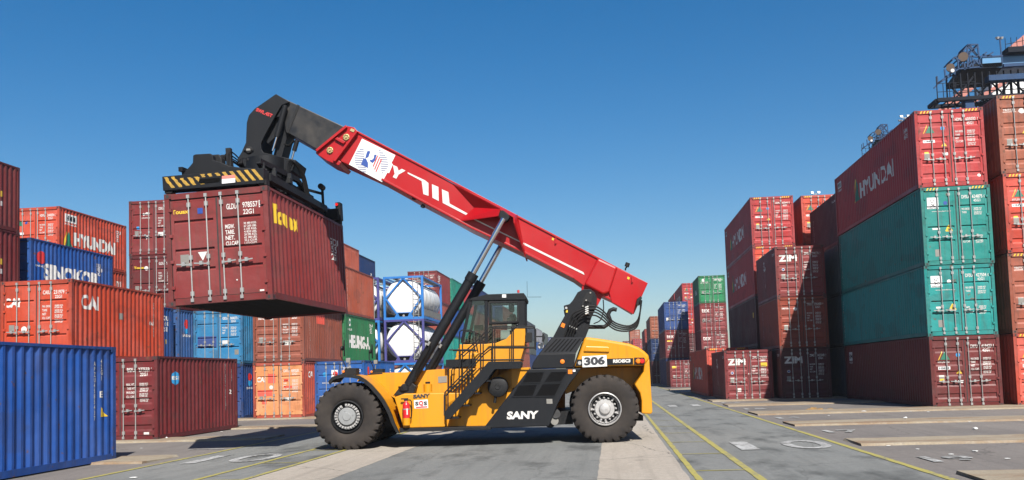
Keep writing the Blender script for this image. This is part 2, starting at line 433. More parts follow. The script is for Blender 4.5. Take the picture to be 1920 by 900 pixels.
def m_hole(L, H):
    m = MB()
    for s in (0, 1):
        pass
    # oval openings: flat dark faces on two outer sides, painted as inner shade
    for i in range(1):
        pts = [(.081+.032*math.cos(a), -.0045, .059+.04*math.sin(a)) for a in [2*math.pi*k/12 for k in range(12)]]
        m.add(pts, [tuple(range(12))])
        pts = [(-.0045, .089+.045*math.cos(a), .059+.035*math.sin(a)) for a in [2*math.pi*k/12 for k in range(12)]]
        m.add(pts, [tuple(range(12))])
    return m
def m_side(L, H):
    """corrugated sheet facing -X (mirrored for the other side)"""
    m = MB(); z0, z1 = .165, H-.06; y0, y1 = .12, L-.12
    ys = [y0]+side_breaks(y0, y1)+[y1]
    vs = []; n = len(ys)
    for z in (z0, z1):
        for y in ys: vs.append((.012+side_depth(y), y, z))
    m.add(vs, [(i, i+1, n+i+1, n+i) for i in range(n-1)])
    return m
def m_end(L, H):
    m = MB(); z0, z1 = .16, H-.13; x0, x1 = .1, CW-.1
    xs = [x0]+side_breaks(x0, x1)+[x1]; n = len(xs)
    vs = [(x, L-.012-side_depth(x), z) for z in (z0, z1) for x in xs]
    return m.add(vs, [(i, i+1, n+i+1, n+i) for i in range(n-1)])
def m_roof(L, H):
    m = MB(); m.box(.06, CW-.06, .13, L-.13, H-.022, H-.012); return m
def m_floor(L, H):
    m = MB(); m.box(.06, CW-.06, .13, L-.13, .14, .158)
    y = .35
    while y < L-.3: m.box(.072, CW-.072, y, y+.05, .035, .139); y += .34
    return m
def m_door(L, H, style, side):
    m = MB(); prof = door_profile(H, style)
    x0, x1 = (.125, CW/2-.018) if side == 0 else (CW/2+.018, CW-.125)
    fr = .07
    n = len(prof); vs = [(x, FACE+d, z) for x in (x0+fr, x1-fr) for z, d in prof]
    m.add(vs, [(i, i+1, n+i+1, n+i) for i in range(n-1)])
    z0, z1 = prof[0][0]-.02, prof[-1][0]+.02
    m.box(x0, x0+fr, FACE-.006, FACE+.05, z0, z1); m.box(x1-fr, x1, FACE-.006, FACE+.05, z0, z1)
    m.box(x0+fr, x1-fr, FACE-.003, FACE+.05, z0, z0+.035); m.box(x0+fr, x1-fr, FACE-.003, FACE+.05, z1-.035, z1)
    hx = x0-.035 if side == 0 else x1-.035
    for f in (.10, .37, .64, .91):                            # hinges
        z = .2+(H-.39)*f; m.box(hx, hx+.075, -.012, FACE-.008, z-.035, z+.035)
    return m
RODX = (.57, .985, 1.34, 1.735)
def m_rods(L, H, side, full):
    m = MB()
    for x in RODX[side*2:side*2+2]:
        m.cyl((x, -.004, .09), (x, -.004, H-.06), .017, n=8)
        for z in (.11, H-.10): m.box(x-.035, x+.035, -.03, .004, z-.04, z+.04)
        if full:
            for z in (.26, H-.29, H*.42): m.box(x-.04, x+.04, -.012, .03, z-.05, z+.05)
    return m
def m_handles(L, H, side):
    m = MB(); z = .2+(H-.39)*.335
    for i, x in enumerate(RODX[side*2:side*2+2]):
        e = x-.33 if (side == 0) else x+.30
        m.beam((x, -.036, z-.02), (e, -.036, z+.01), .02, .028)
        m.box((x+e)/2-.035, (x+e)/2+.035, -.05, .02, z-.035, z+.05)
        m.box(x-.03, x+.03, -.04, 0, z-.05, z+.02)
    return m
def m_gasket(L, H):
    m = MB(); z0, z1 = .172, H-.148
    for a, b in ((.112, .124), (CW-.124, CW-.112), (CW/2-.017, CW/2+.017)): m.box(a, b, FACE-.004, FACE+.03, z0, z1)
    m.box(.125, CW-.125, FACE-.001, FACE+.03, z1-.012, z1); m.box(.125, CW-.125, FACE-.001, FACE+.03, z0, z0+.012)
    return m

class Marks:
    """collects lettering and stickers of one container by material and face"""
    def __init__(s, L, H, style): s.L, s.H, s.prof = L, H, door_profile(H, style); s.d = {}; s.blk = None
    def mb(s, mat, face): return s.d.setdefault((mat, face, s.blk or len(s.d)), MB())
    def axes(s, face, a, z, wd, h):
        if face == 'door': return (a, 0, z), (wd, 0, 0), (0, 0, h)
        if face == 'right': return (0, a, z), (0, wd, 0), (0, 0, h)
        return (0, a, z), (0, -wd, 0), (0, 0, h)              # left side reads towards the front
    def text(s, face, txt, a, z, wd, h, mat='mark', bold=.02): put_text(s.mb(mat, face), txt, *s.axes(face, a, z, wd, h), bold)
    def poly(s, face, pts, a, z, wd, h, mat='mark'): put_poly(s.mb(mat, face), pts, *s.axes(face, a, z, wd, h))
    def rect(s, face, a, z, wd, h, mat='mark'): s.poly(face, [(0, 0), (1, 0), (1, 1), (0, 1)], a, z, wd, h, mat)
    def disc(s, face, a, z, r, mat='mark'): put_disc(s.mb(mat, face), *s.axes(face, a-r if face != 'left' else a+r, z-r, 2*r, 2*r))
    def build(s, root):
        lay = {'mark': 2, 'markyellow': 2, 'markred': 3, 'markdark': 4, 'markblue': 3, 'markgreen': 3, 'cyan': 1, 'plate': 1, 'white': 1}
        for (mat, face, _), mb in s.d.items():
            bm = bmesh.new(); me = mb.mesh('lettering', False); bm.from_mesh(me); bpy.data.meshes.remove(me)
            e = .0025+.0012*lay.get(mat, 2)
            if face == 'door':
                zs = [v.co.z for v in bm.verts]
                for z, _ in s.prof:
                    if min(zs) < z < max(zs): bmesh.ops.bisect_plane(bm, geom=bm.verts[:]+bm.edges[:]+bm.faces[:], plane_co=(0, 0, z), plane_no=(0, 0, 1), dist=1e-5)
                for v in bm.verts: v.co.y = FACE+door_depth(s.prof, v.co.z)-e
            else:
                ys = [v.co.y for v in bm.verts]
                for y in side_breaks(min(ys), max(ys)):
                    bmesh.ops.bisect_plane(bm, geom=bm.verts[:]+bm.edges[:]+bm.faces[:], plane_co=(0, y, 0), plane_no=(0, 1, 0), dist=1e-5)
                for v in bm.verts:
                    d = .012+side_depth(v.co.y)-e
                    v.co.x = CW-d if face == 'right' else d
            me = bpy.data.meshes.new('lettering'); bm.to_mesh(me); bm.free(); me.materials.append(MT[mat])
            nm = {'plate': 'data_plate', 'white': 'sticker', 'cyan': 'sticker', 'markred': 'emblem', 'markgreen': 'emblem', 'markblue': 'emblem'}.get(mat, 'lettering')
            link(nm, me, root)

def std_marks(k, idt, code, words=('MAX GROSS', 'TARE', 'NET', 'CU. CAP.'), num=True, plate=True, full=True):
    """owner code, size code and weight table on the right-hand door"""
    H = k.H; t = H-.35; k.blk = 'code'
    k.text('door', idt.split()[0], 1.44, t-.12, .25, .13); k.text('door', idt.split()[1], 1.81, t-.12, .36, .13)
    if len(idt.split()) > 2: k.text('door', idt.split()[2], 2.22, t-.12, .06, .12)
    k.text('door', code, 1.85, t-.255, .24, .105)
    k.blk = 'table'
    if num:
        z = t-.54
        for i, wd in enumerate(words):
            k.text('door', wd, 1.42, z-i*.125, min(.27, .032*len(wd)+.04), .075)
            k.text('door', '%d KG\n%d LB' % (30480-i*2190, 67200-i*4810), 1.84, z-.04-i*.155, .28, .12)
    k.blk = None
    if plate: k.rect('door', .28, H*.36, .19, .24, 'plate')
def hyundai_marks(k, side='left', sz=1.0):
    H = k.H
    k.poly('door', [(0, 0), (1, 0), (.5, 1)], .36, H-.86, .33, .3, 'markgreen')
    k.poly('door', [(0, 0), (.09, 0), (.52, .95), (.47, 1)], .28, H-.87, .33, .32, 'markyellow')
    k.rect('door', .27, H-1.22, .42, .11, 'white'); k.text('door', 'HMM', .30, H-1.20, .34, .07, 'markdark')
    k.disc('door', .98, H-.70, .075, 'cyan')
    k.poly('door', [(0, 0), (1, 0), (.5, 1)], .90, H-1.38, .2, .17, 'markyellow')
    k.rect('door', .93, H-1.72, .19, .1, 'white'); k.rect('door', .30, H-1.62, .15, .07, 'markyellow')
def hyundai_side(k, face, a0, z, wd, h):
    """green and orange triangle followed by the name"""
    s = -1 if face == 'left' else 1
    k.poly(face, [(0, 0), (1, 0), (.45, 1)], a0, z, h*1.0, h*1.5, 'markgreen')
    k.poly(face, [(0, 0), (.2, 0), (.46, .9), (.4, 1)], a0-s*.14, z-.01, h*1.0, h*1.5, 'markyellow')
    k.text(face, 'HYUNDAI', a0+s*(h*1.15), z, wd, h, 'mark', .03)
def hazard(k):
    for a in (.20, CW-.62):
        for i in range(4):
            k.poly('head', [(0, 0), (.6, 0), (1, 1), (.4, 1)], a+i*.11, k.H-.118, .1, .10, 'markyellow')

NC = [0]
def container(x, y, z, L, H, col, label, marks=None, style='line', full=True, group='stacked shipping containers', rz=0, hz=False, doorcol=None, name='shipping_container', q=2):
    """doors face -Y; (x, y, z) is the lower left corner of the door end"""
    if z > 0: x += random.uniform(-.022, .022); y += random.uniform(-.03, .03)   # never stacked quite in line
    root = thing(name, label, 'container', (x, y, z), rz, group)
    c = tuple(v*.64*random.uniform(.93, 1.07) for v in col); dc = tuple(v*.70 for v in doorcol) if doorcol else c
    def part(nm, key, fn, mat='cont', color=c):
        me = cmesh(key, fn)
        if not me.materials: me.materials.append(MT[mat])
        return link(nm, me, root, color)
    part('frame', ('frame', L, H), lambda: m_frame(L, H), color=tuple(v*.8 for v in c))
    part('side_panel', ('side_panel', L, H), lambda: m_side(L, H))
    o = part('side_panel', ('side_panel', L, H), lambda: m_side(L, H)); o.scale.x = -1; o.location.x = CW
    part('end_panel', ('end_panel', L, H), lambda: m_end(L, H))
    part('roof_panel', ('roof_panel', L, H), lambda: m_roof(L, H))
    part('floor', ('floor', L, H), lambda: m_floor(L, H), 'floor')
    cc = tuple(v*.45+.012 for v in c)
    for i, (sx, sy, sz) in enumerate([(a, b, d) for a in (0, 1) for b in (0, 1) for d in (0, 1)]):
        o = part('corner_casting', ('corner_casting', L, H), lambda: m_casting(L, H), color=cc)
        o.scale = (-1 if sx else 1, -1 if sy else 1, 1); o.location = (CW*sx, L*sy, (H-.118)*sz)
        if q >= 2 and not sy:
            h = link('casting_opening', cmesh(('casting_opening', 0, 0), lambda: m_hole(0, 0)), o)
            if not h.data.materials: h.data.materials.append(MT['gasket'])
    if q >= 1:
        for s in (0, 1):
            d = part('door', ('door', L, H, style, s), lambda: m_door(L, H, style, s), color=dc)
            for nm, fn in (('lock_rod', lambda: m_rods(L, H, s, q > 1)), ('door_handle', lambda: m_handles(L, H, s))):
                me = cmesh((nm, H, s, q), fn)
                if not me.materials: me.materials.append(MT['galv'])
                link(nm, me, d)
        part('door_gasket', ('door_gasket', H), lambda: m_gasket(L, H), 'gasket')
    k = Marks(L, H, style)
    if marks: marks(k)
    k.build(root)
    if hz:
        for a in (.20, CW-.64):
            hm = MB()
            for i in range(4): hm.add([(a+i*.115, .0015, H-.118), (a+i*.115+.055, .0015, H-.118), (a+i*.115+.10, .0015, H-.03), (a+i*.115+.045, .0015, H-.03)], [(0, 1, 2, 3)])
            hm.build('hazard_stripe', 'markyellow', root, fix=False)
    return root
# ---------------------------------------------------------------- the container stacks
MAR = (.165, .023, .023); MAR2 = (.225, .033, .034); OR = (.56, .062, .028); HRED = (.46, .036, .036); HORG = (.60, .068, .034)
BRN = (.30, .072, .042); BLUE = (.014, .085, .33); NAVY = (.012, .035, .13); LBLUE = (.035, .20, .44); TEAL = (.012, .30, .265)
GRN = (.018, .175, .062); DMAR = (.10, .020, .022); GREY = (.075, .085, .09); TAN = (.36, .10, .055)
L20, L40, S, HC = 6.058, 12.192, 2.591, 2.896
NEUT = 'containers in the left-hand stacks'; NR = 'containers in the right-hand stacks'; FAR = 'containers in the distant rows'

def vert(k, face, txt, a, z, h, mat='mark'):                 # letters one under another
    put = '\n'.join(txt); a = round(a/PITCH_C)*PITCH_C+(.071 if face == 'left' else .001); k.text(face, put, a, z, .07, h, mat, .01)

# ---- right-hand block, nearest stack
def mk_a1(k):
    std_marks(k, 'DRYU 419423 1', '42G1'); hyundai_marks(k); k.text('door', 'HYUNDAI', .28, k.H-.98, .40, .07)
    k.rect('left', 11.5, k.H-.75, .7, .42); k.text('left', 'HMM', 11.42, k.H-.65, .5, .22, 'markdark'); k.text('left', 'HYUNDAI', 11.5, k.H-.88, .7, .09)
def mk_dong(k, idt, code, low):
    std_marks(k, idt, code, ('MAX GROSS', 'TARE'), True, False)
    k.text('door', 'NET', 1.40, .98, .13, .075); k.text('door', 'CU CAP', 1.40, .80, .25, .075); k.text('door', '27000 KG\n59520 LB', 1.84, .95, .26, .12); k.text('door', '67.7 CBM\n2390 CFT', 1.84, .77, .26, .12)
    k.rect('door', .22, k.H-.80, .40, .42, 'white'); k.text('door', '\\/\nX', .32, k.H-.72, .2, .26, 'markdark', 0); k.text('door', 'DONG FANG', .25, k.H-.79, .34, .045, 'markdark')
    k.text('door', 'www.dongfang.com', .36, k.H-.93, .68, .05); k.disc('door', .86, k.H-.60, .07, 'markblue' if not low else 'white')
    k.poly('door', [(.08, 0), (.92, 0), (1, .12), (.56, 1), (.44, 1), (0, .12)], .80, k.H-1.66, .26, .24, 'markyellow'); k.poly('door', [(0, 0), (1, 0), (.5, 1)], .895, k.H-1.63, .07, .12, 'markdark')
    k.rect('door', .35, k.H-1.58, .27, .07, 'mark'); k.rect('door', .40, .33, .2, .26, 'plate')
    vert(k, 'left', 'DONGFANG', 11.9, k.H*.15, k.H*.7)
def mk_a4(k):
    std_marks(k, 'HDMU 605032 5', '45G1'); hyundai_marks(k); k.disc('door', 2.17, .38, .06, 'mark')
    hyundai_side(k, 'left', 8.65, 1.08, 5.0, .72)
    k.rect('left', 11.75, k.H-.62, .75, .32); k.text('left', 'HMM', 11.68, k.H-.55, .6, .2, 'markdark'); k.text('left', 'HYUNDAI', 11.75, k.H-.78, .75, .1)
    k.text('left', 'HDMU\n605032', 1.35, k.H-.75, .45, .4)
container(11.55, 34.74, 0, L40, S, MAR, 'maroon container on the ground under the two teal ones', mk_a1, 'band', group=NR)
container(11.55, 34.74, S, L40, S, TEAL, 'brighter lower teal container standing on the maroon one', lambda k: mk_dong(k, 'DFSU 427504 0', '42G1', 1), 'line', group=NR)
container(11.55, 34.74, 2*S, L40, HC, (.012, .25, .215), 'upper, rust-stained teal container with hazard stripes, under the red top one', lambda k: mk_dong(k, 'DFSU 624875 0', '45G1', 0), 'line', group=NR, hz=True)
container(11.55, 34.74, 2*S+HC, L40, HC, HRED, 'faded red container topping the nearest right stack, white name on its side', mk_a4, 'band', group=NR, hz=True)
# ---- stack cut off by the right edge
def mk_b(k, tri):
    std_marks(k, 'TRLU 743106 2', '45G1')
    if tri: hyundai_marks(k); k.text('door', 'HYUNDAI', .28, k.H-1.0, .42, .08)
    else:
        k.text('door', 'TRITON', .22, k.H-.58, .42, .08); k.rect('door', .2, k.H-.62, .46, .015); k.disc('door', .86, k.H-.60, .10, 'mark')
        k.poly('door', [(0, 0), (1, 0), (.5, 1)], .82, k.H-1.45, .22, .19, 'markyellow')
container(14.35, 34.45, 0, L40, S, HORG, 'bottom orange-red container at the right edge, beside the maroon one', lambda k: mk_b(k, 1), 'band', group=NR, hz=True)
container(14.35, 34.45, S, L40, HC, TAN, 'lower brown container at the right edge, between two orange-red ones', lambda k: mk_b(k, 0), 'band', group=NR, hz=True)
container(14.35, 34.45, S+HC, L40, HC, HORG, 'upper orange-red container at the right edge, between two brown ones', lambda k: mk_b(k, 1), 'band', group=NR, hz=True)
container(14.35, 34.45, S+2*HC, L40, HC, TAN, 'brown container topping the stack at the right edge', lambda k: mk_b(k, 0), 'band', group=NR, hz=True)
# ---- behind the nearest stack
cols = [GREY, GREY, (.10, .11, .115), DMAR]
lb = ['shaded dark grey container on the ground behind the teal stack', 'shaded dark grey container second from the ground behind the teal stack',
      'lighter grey container just below the dark maroon one behind the teal stack', 'dark maroon container at the top behind the teal stack, plain shaded side']
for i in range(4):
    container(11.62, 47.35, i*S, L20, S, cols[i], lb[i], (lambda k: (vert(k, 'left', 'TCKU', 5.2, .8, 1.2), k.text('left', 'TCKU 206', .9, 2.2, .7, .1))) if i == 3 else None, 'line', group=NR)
# ---- ZIM stacks
def mk_zim(k, idt, side=False):
    std_marks(k, idt, '22G1'); k.text('door', 'ZIM', .16, k.H-.78, .92, .36, 'mark', .05); k.disc('door', .38, k.H-1.18, .075, 'mark'); k.disc('door', .38, k.H-1.18, .05, 'markblue')
    if side:
        k.rect('door', .62, .42, .18, .2, 'mark'); k.rect('door', 1.18, 1.28, .15, .1, 'mark'); k.rect('door', 1.85, k.H-.88, .32, .2, 'markyellow')
    vert(k, 'left', 'ZIM', 3.4, .75, .95); k.text('left', 'Z I\nM 7', 3.7, 1.65, .5, .55)
    k.text('left', 'ZIMU 27', .9, k.H-.4, .6, .12)
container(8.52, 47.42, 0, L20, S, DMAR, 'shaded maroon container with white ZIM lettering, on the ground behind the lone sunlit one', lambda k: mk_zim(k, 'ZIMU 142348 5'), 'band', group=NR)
def mk_tri(k):
    std_marks(k, 'TRIU 296480 9', '22G1'); k.text('door', 'TRITON', .18, k.H-.62, .42, .09); k.disc('door', .87, k.H-.62, .09, 'mark')
    vert(k, 'left', 'TRITON', 4.8, .6, 1.5)
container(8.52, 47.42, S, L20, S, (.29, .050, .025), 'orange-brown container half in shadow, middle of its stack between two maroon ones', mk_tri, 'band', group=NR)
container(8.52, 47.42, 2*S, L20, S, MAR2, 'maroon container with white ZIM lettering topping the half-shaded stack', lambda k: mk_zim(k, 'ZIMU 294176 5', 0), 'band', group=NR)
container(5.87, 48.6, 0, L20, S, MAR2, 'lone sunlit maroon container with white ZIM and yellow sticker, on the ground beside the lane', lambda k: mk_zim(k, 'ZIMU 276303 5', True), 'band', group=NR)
def mk_hy(k, nm='HDMU 603441 1'):
    std_marks(k, nm, '45G1'); hyundai_marks(k); hyundai_side(k, 'left', 9.4, 1.0, 5.4, .8)
    k.rect('left', 11.8, k.H-.62, .75, .32); k.text('left', 'HMM', 11.72, k.H-.55, .6, .2, 'markdark')
container(5.66, 55.3, 0, L40, HC, HORG, 'orange-red container on the ground behind the lone sunlit maroon one, white name on its side', mk_hy, 'band', group=NR, hz=True)
hl = ['bottom container of the tall stack at the bend of the row, hidden by lower ones', 'plain dark maroon container second from the ground in the tall stack behind the half-shaded one',
      'red container with white name and orange door, second from top behind the half-shaded stack', 'sunlit red container with white side name topping the stack left of the half-shaded one']
container(8.42, 54.0, 0, L40, HC, DMAR, hl[0], None, 'band', group=NR, q=1)
container(8.42, 54.0, HC, L40, HC, DMAR, hl[1], lambda k: (vert(k, 'left', 'TGHU', 11.2, 1.0, 1.3), k.rect('left', 1.2, 1.7, .18, .3, 'markyellow')), 'band', group=NR)
container(8.42, 54.0, 2*HC, L40, HC, HRED, hl[2], mk_hy, 'band', group=NR, hz=True, doorcol=HORG)
container(8.42, 54.0, 3*HC, L40, HC, HRED, hl[3], mk_hy, 'band', group=NR, hz=True)
for i in range(4):
    container(11.4, 54.3, i*HC, L40, HC, HORG if i == 3 else DMAR, ['container on the ground behind the dark grey ones', 'container second from the ground behind the dark grey ones', 'container under the orange one behind the dark maroon top',
              'bright orange-red container topping the back stack, partly behind the dark maroon one'][i], mk_hy if i == 3 else None, 'band', group=NR, hz=i == 3, q=2 if i == 3 else 0)
# ---- further along the right-hand side
def mk_tex(k):
    k.text('door', 'tex', .16, k.H-.85, .72, .34, 'mark', .015); std_marks(k, 'TEXU 280114 6', '22G1'); k.rect('door', .2, .8, .16, .3, 'plate')
container(8.4, 86.3, 0, L20, S, MAR2, 'bottom maroon container under the green-topped far column', mk_tex, 'band', group=FAR, q=1)
container(8.4, 86.3, S, L20, S, MAR2, 'lower of the two far maroon tex containers beneath the green one', mk_tex, 'band', group=FAR)
container(8.4, 86.3, 2*S, L20, S, MAR2, 'maroon container with white tex name directly under the green one', mk_tex, 'band', group=FAR)
def mk_ch(k):
    k.disc('door', .45, k.H-.42, .14); k.text('door', 'CHINA', .12, k.H-.72, .8, .16); k.text('door', 'SHIPPING', 1.40, k.H-.5, .7, .2); std_marks(k, 'CCLU 284031 6', '22G1')
    k.text('left', 'CHINA', 3.9, 1.0, 1.8, .5)
container(8.4, 86.3, 3*S, L20, S, GRN, 'green container topping the far column of maroon ones', mk_ch, 'line', group=FAR, doorcol=(.02, .22, .085))
container(5.6, 95, 0, L40, HC, NAVY, 'dark blue container low behind the far ground-level maroon one', None, 'line', group=FAR)
container(5.58, 88.6, 0, L20, S, MAR2, 'maroon container on the ground at the foot of the far column with the blue top', lambda k: (std_marks(k, 'GESU 331207 4', '22G1'), k.rect('door', .2, k.H-.75, .42, .2, 'markyellow')), 'band', group=FAR)
container(5.62, 95, HC, L40, HC, MAR2, 'maroon container half in shadow between the blue one and the ground one', lambda k: (mk_tex(k), k.rect('door', .2, k.H-1.2, .5, .14, 'markyellow')), 'band', group=FAR)
container(5.62, 95, 2*HC, L40, HC, (.02, .07, .27), 'blue container topping a far column, half in shadow', lambda k: (std_marks(k, 'CMAU 118275 0', '42G1'), k.rect('door', .16, .9, .2, .36, 'mark')), 'line', group=FAR)
far_r = [ # x, y, levels, length, colours bottom-up, words for each
 (8.4, 106, [(HC, DMAR, 'lowest container under the distant red one'), (HC, DMAR, 'second container under the distant red one'), (HC, HRED, 'container just under the distant red one'), (HC, HRED, 'distant red container with green triangle seen between the blue and green ones')], L40),
 (8.4, 119, [(HC, DMAR, 'lowest container behind the distant red one'), (HC, DMAR, 'middle container behind the distant red one'), (HC, DMAR, 'upper container behind the distant red one'), (HC, HRED, 'red container whose corner peeks out behind the distant red one')], L40),
 (5.2, 119, [(HC, DMAR, 'plain dark container on the ground beyond the blue-topped column'), (HC, NAVY, 'dark blue container in the middle beyond the blue-topped column'), (HC, TAN, 'orange container topping the stack beyond the blue-topped column')], L40),
 (5.0, 134, [(S, MAR, 'maroon container on the ground past the orange-topped stack'), (S, MAR, 'maroon container in the middle past the orange-topped stack'), (S, (.3, .05, .04), 'red container at the top past the orange-topped stack')], L40),
 (4.2, 174, [(S, MAR2, 'lowest red container of the very distant three-high stack'), (S, (.3, .03, .03), 'middle red container of the very distant three-high stack'), (S, (.4, .04, .045), 'top red container of the very distant three-high stack')], L40),
 (4.7, 220, [(HC, MAR2, 'lowest container of the farthest tall orange stack'), (HC, MAR2, 'second container of the farthest tall orange stack'), (HC, TAN, 'third container of the farthest tall orange stack'), (HC, TAN, 'top container of the farthest tall orange stack')], L40),
 (4.0, 300, [(HC, MAR2, 'lowest container at the vanishing end of the lane'), (HC, MAR2, 'second container at the vanishing end of the lane'), (HC, MAR2, 'third container at the vanishing end of the lane'), (HC, MAR2, 'top container at the vanishing end of the lane')], L40),
]
for x, y, lv, L in far_r:
    z = 0
    for H, c, lab in lv:
        mk = None
        if y == 106 and c == HRED: mk = lambda k: (hyundai_marks(k), std_marks(k, 'HDMU 650118 2', '45G1'), hyundai_side(k, 'left', 9.4, 1, 5.4, .8))
        elif y > 110 or c == TAN: mk = lambda k: std_marks(k, 'TGHU 410052 3', '42G1', plate=False)
        container(x, y, z, L, H, c, lab, mk, 'band', group=FAR, q=1); z += H

# ---- left-hand block
def mk_apl(k):
    vert(k, 'right', 'APZU4585437', 11.30, .95, 1.3, 'mark'); vert(k, 'right', '42G1', 11.57, 1.83, .48, 'mark')
    k.text('right', 'E', 11.55, 1.45, .11, .14); k.poly('right', [(0, 0), (1, 0), (.05, 1)], 11.57, 1.02, .30, .22, 'markyellow')
container(-13.76, 7.75, 0, L40, S, BLUE, 'big blue container cut off by the left edge, nearest the camera on the ground', mk_apl, 'line', group=NEUT)
def mk_bs(k):
    std_marks(k, 'BSIU 277559 2', '22G1', ('MAX. WT.', 'TARE WT.', 'PAYLOAD', 'CU. CAP.'), plate=False); k.rect('door', 1.98, .2, .17, .07)
    k.poly('right', [(.5, 0), (.85, .2), (1, .5), (.85, .8), (.5, 1), (.15, .8), (0, .5), (.15, .2)], .95, 1.65, .55, .50, 'cyan'); k.text('right', 'BSI', 1.03, 1.85, .4, .12)
    vert(k, 'right', 'BSIU2775592G1', 4.95, .75, 1.65); vert(k, 'right', '22G1', 5.42, 1.75, .45); k.text('right', '2', 5.4, 1.3, .12, .16)
container(-16.29, 26.75, 0, L20, S, MAR, 'maroon container on the ground behind the big blue one, pale blue emblem on its side', mk_bs, 'band', group=NEUT)
def mk_cai(k):
    std_marks(k, 'CAIU 231979 2', '22G1', ('MAX. GROSS', 'TARE', 'NET', 'CU. CAP')); k.text('door', 'CAI', .10, k.H-.85, .55, .30, 'mark', .04)
    k.disc('door', .80, 1.02, .1); k.text('right', 'CAI', .55, k.H-.93, 1.05, .48, 'mark', .04)
    vert(k, 'right', 'CAIU231979', 5.1, .9, 1.3); k.rect('right', 2.9, 1.45, .28, .22, 'plate'); k.text('right', 'CAI', 4.95, 1.35, .3, .14)
container(-19.49, 27.36, 0, L20, S, BRN, 'brown container beneath the orange one, hidden behind the maroon and blue ones', None, 'line', group=NEUT, q=0)
container(-19.49, 27.36, S, L20, S, OR, 'bright orange container with white CAI on door and side, above the maroon one at left', mk_cai, 'line', group=NEUT)
for i in range(2): container(-25.37, 34.05, i*S, L20, S, BRN, ['lowest', 'middle'][i]+' brown container beneath the bright blue lettered one, out of sight', None, 'line', group=NEUT, q=0)
def mk_sin(k):
    k.text('right', 'SINOKOR', .85, .98, 4.1, .68, 'mark', .05); k.disc('right', .70, k.H-.72, .27, 'markred'); k.poly('right', [(0, 0), (1, 0), (1, 1), (0, 1)], .55, k.H-.80, .3, .16, 'markyellow')
    k.poly('right', [(0, .5), (.15, .15), (.5, 0), (.85, .15), (1, .5)], .45, k.H-.99, .5, .5, 'cyan'); k.text('right', 'SINOKOR', .3, k.H-1.12, .8, .08)
    k.text('right', 'SKLU\n1707 3\n22G1', 4.7, 1.55, .5, .55); k.rect('right', 5.0, .95, .2, .2, 'markyellow'); k.rect('right', 4.8, .7, .12, .2, 'mark')
container(-25.37, 34.05, 2*S, L20, S, BLUE, 'blue container with large white SINOKOR lettering, above the orange one', mk_sin, 'line', group=NEUT)
for i in range(2): container(-28.25, 40.5, i*S, L20, S, BRN, ['lowest', 'second'][i]+' brown container beneath the red ones behind the lettered blue one', None, 'line', group=NEUT, q=0)
container(-28.25, 40.5, 2*S, L20, S, OR, 'red container whose corner shows between the lettered blue and red ones', lambda k: k.text('right', 'HDMU\n2261', 5.0, 1.2, .5, .9), 'line', group=NEUT)
def mk_hl(k):
    std_marks(k, 'HDMU 240054 3', '22G1', plate=False); k.disc('door', .74, k.H-.72, .07, 'markblue'); k.poly('door', [(0, 0), (1, 0), (.5, 1)], .26, k.H-.86, .33, .3, 'markgreen')
    k.rect('door', .25, k.H-1.3, .36, .12, 'white')
    k.rect('right', .5, k.H-.66, .95, .4, 'mark'); k.text('right', 'HMM', .6, k.H-.58, .75, .25, 'markdark'); k.text('right', 'HYUNDAI', .5, k.H-.80, 1.0, .09)
    k.poly('right', [(0, 0), (1, 0), (.5, 1)], .48, .68, .65, .8, 'markgreen'); k.poly('right', [(0, 0), (.2, 0), (.46, .9), (.4, 1)], .36, .68, .6, .8, 'markyellow')
    k.text('right', 'HYUNDAI', 1.25, .86, 3.7, .66, 'mark', .06); k.text('right', 'HDMU\n2400\n22G1', 5.0, 1.6, .5, .6)
container(-28.25, 40.5, 3*S, L20, S, HORG, 'red container with HYUNDAI on its side at left, above the lettered blue one', mk_hl, 'line', group=NEUT)
for i in range(4):
    container(-25.16, 27.0, i*S, L20, S, MAR, ['lowest maroon container at the left edge, hidden behind the orange one', 'second maroon container at the left edge, hidden behind the orange one',
              'lower of the two maroon containers cut off by the left edge', 'topmost maroon container cut off by the left edge'][i],
              (lambda k: (vert(k, 'right', 'GLDU97144', 4.1, .8, 1.4), k.rect('right', 4.95, 1.25, .12, .22, 'markyellow'), k.rect('right', 4.95, .9, .12, .18))) if i > 1 else None, 'line', group=NEUT, q=2 if i > 1 else 0)
# column partly behind the hanging container
container(-22.23, 40.31, 0, L20, S, BRN, 'lowest container behind the orange one, out of sight', None, 'line', group=NEUT, q=0)
container(-22.23, 40.31, S, L20, S, (.04, .11, .30), 'narrow strip of blue container with small round emblem left of the pale blue doors', lambda k: (k.disc('right', .75, k.H-.65, .22, 'markred'), k.disc('right', .75, k.H-.9, .2, 'cyan'), k.text('right', 'NAMSUNG', .35, k.H-1.25, .9, .12)), 'line', group=NEUT)
def mk_tx2(k):
    std_marks(k, 'GLDU 941327 0', '22G1', ('MGW.', 'TARE.', 'NET.', 'CU.CAP.')); k.text('door', 'Touax', .22, k.H-.62, .5, .12, 'markyellow', .04); k.disc('door', .82, k.H-.6, .1)

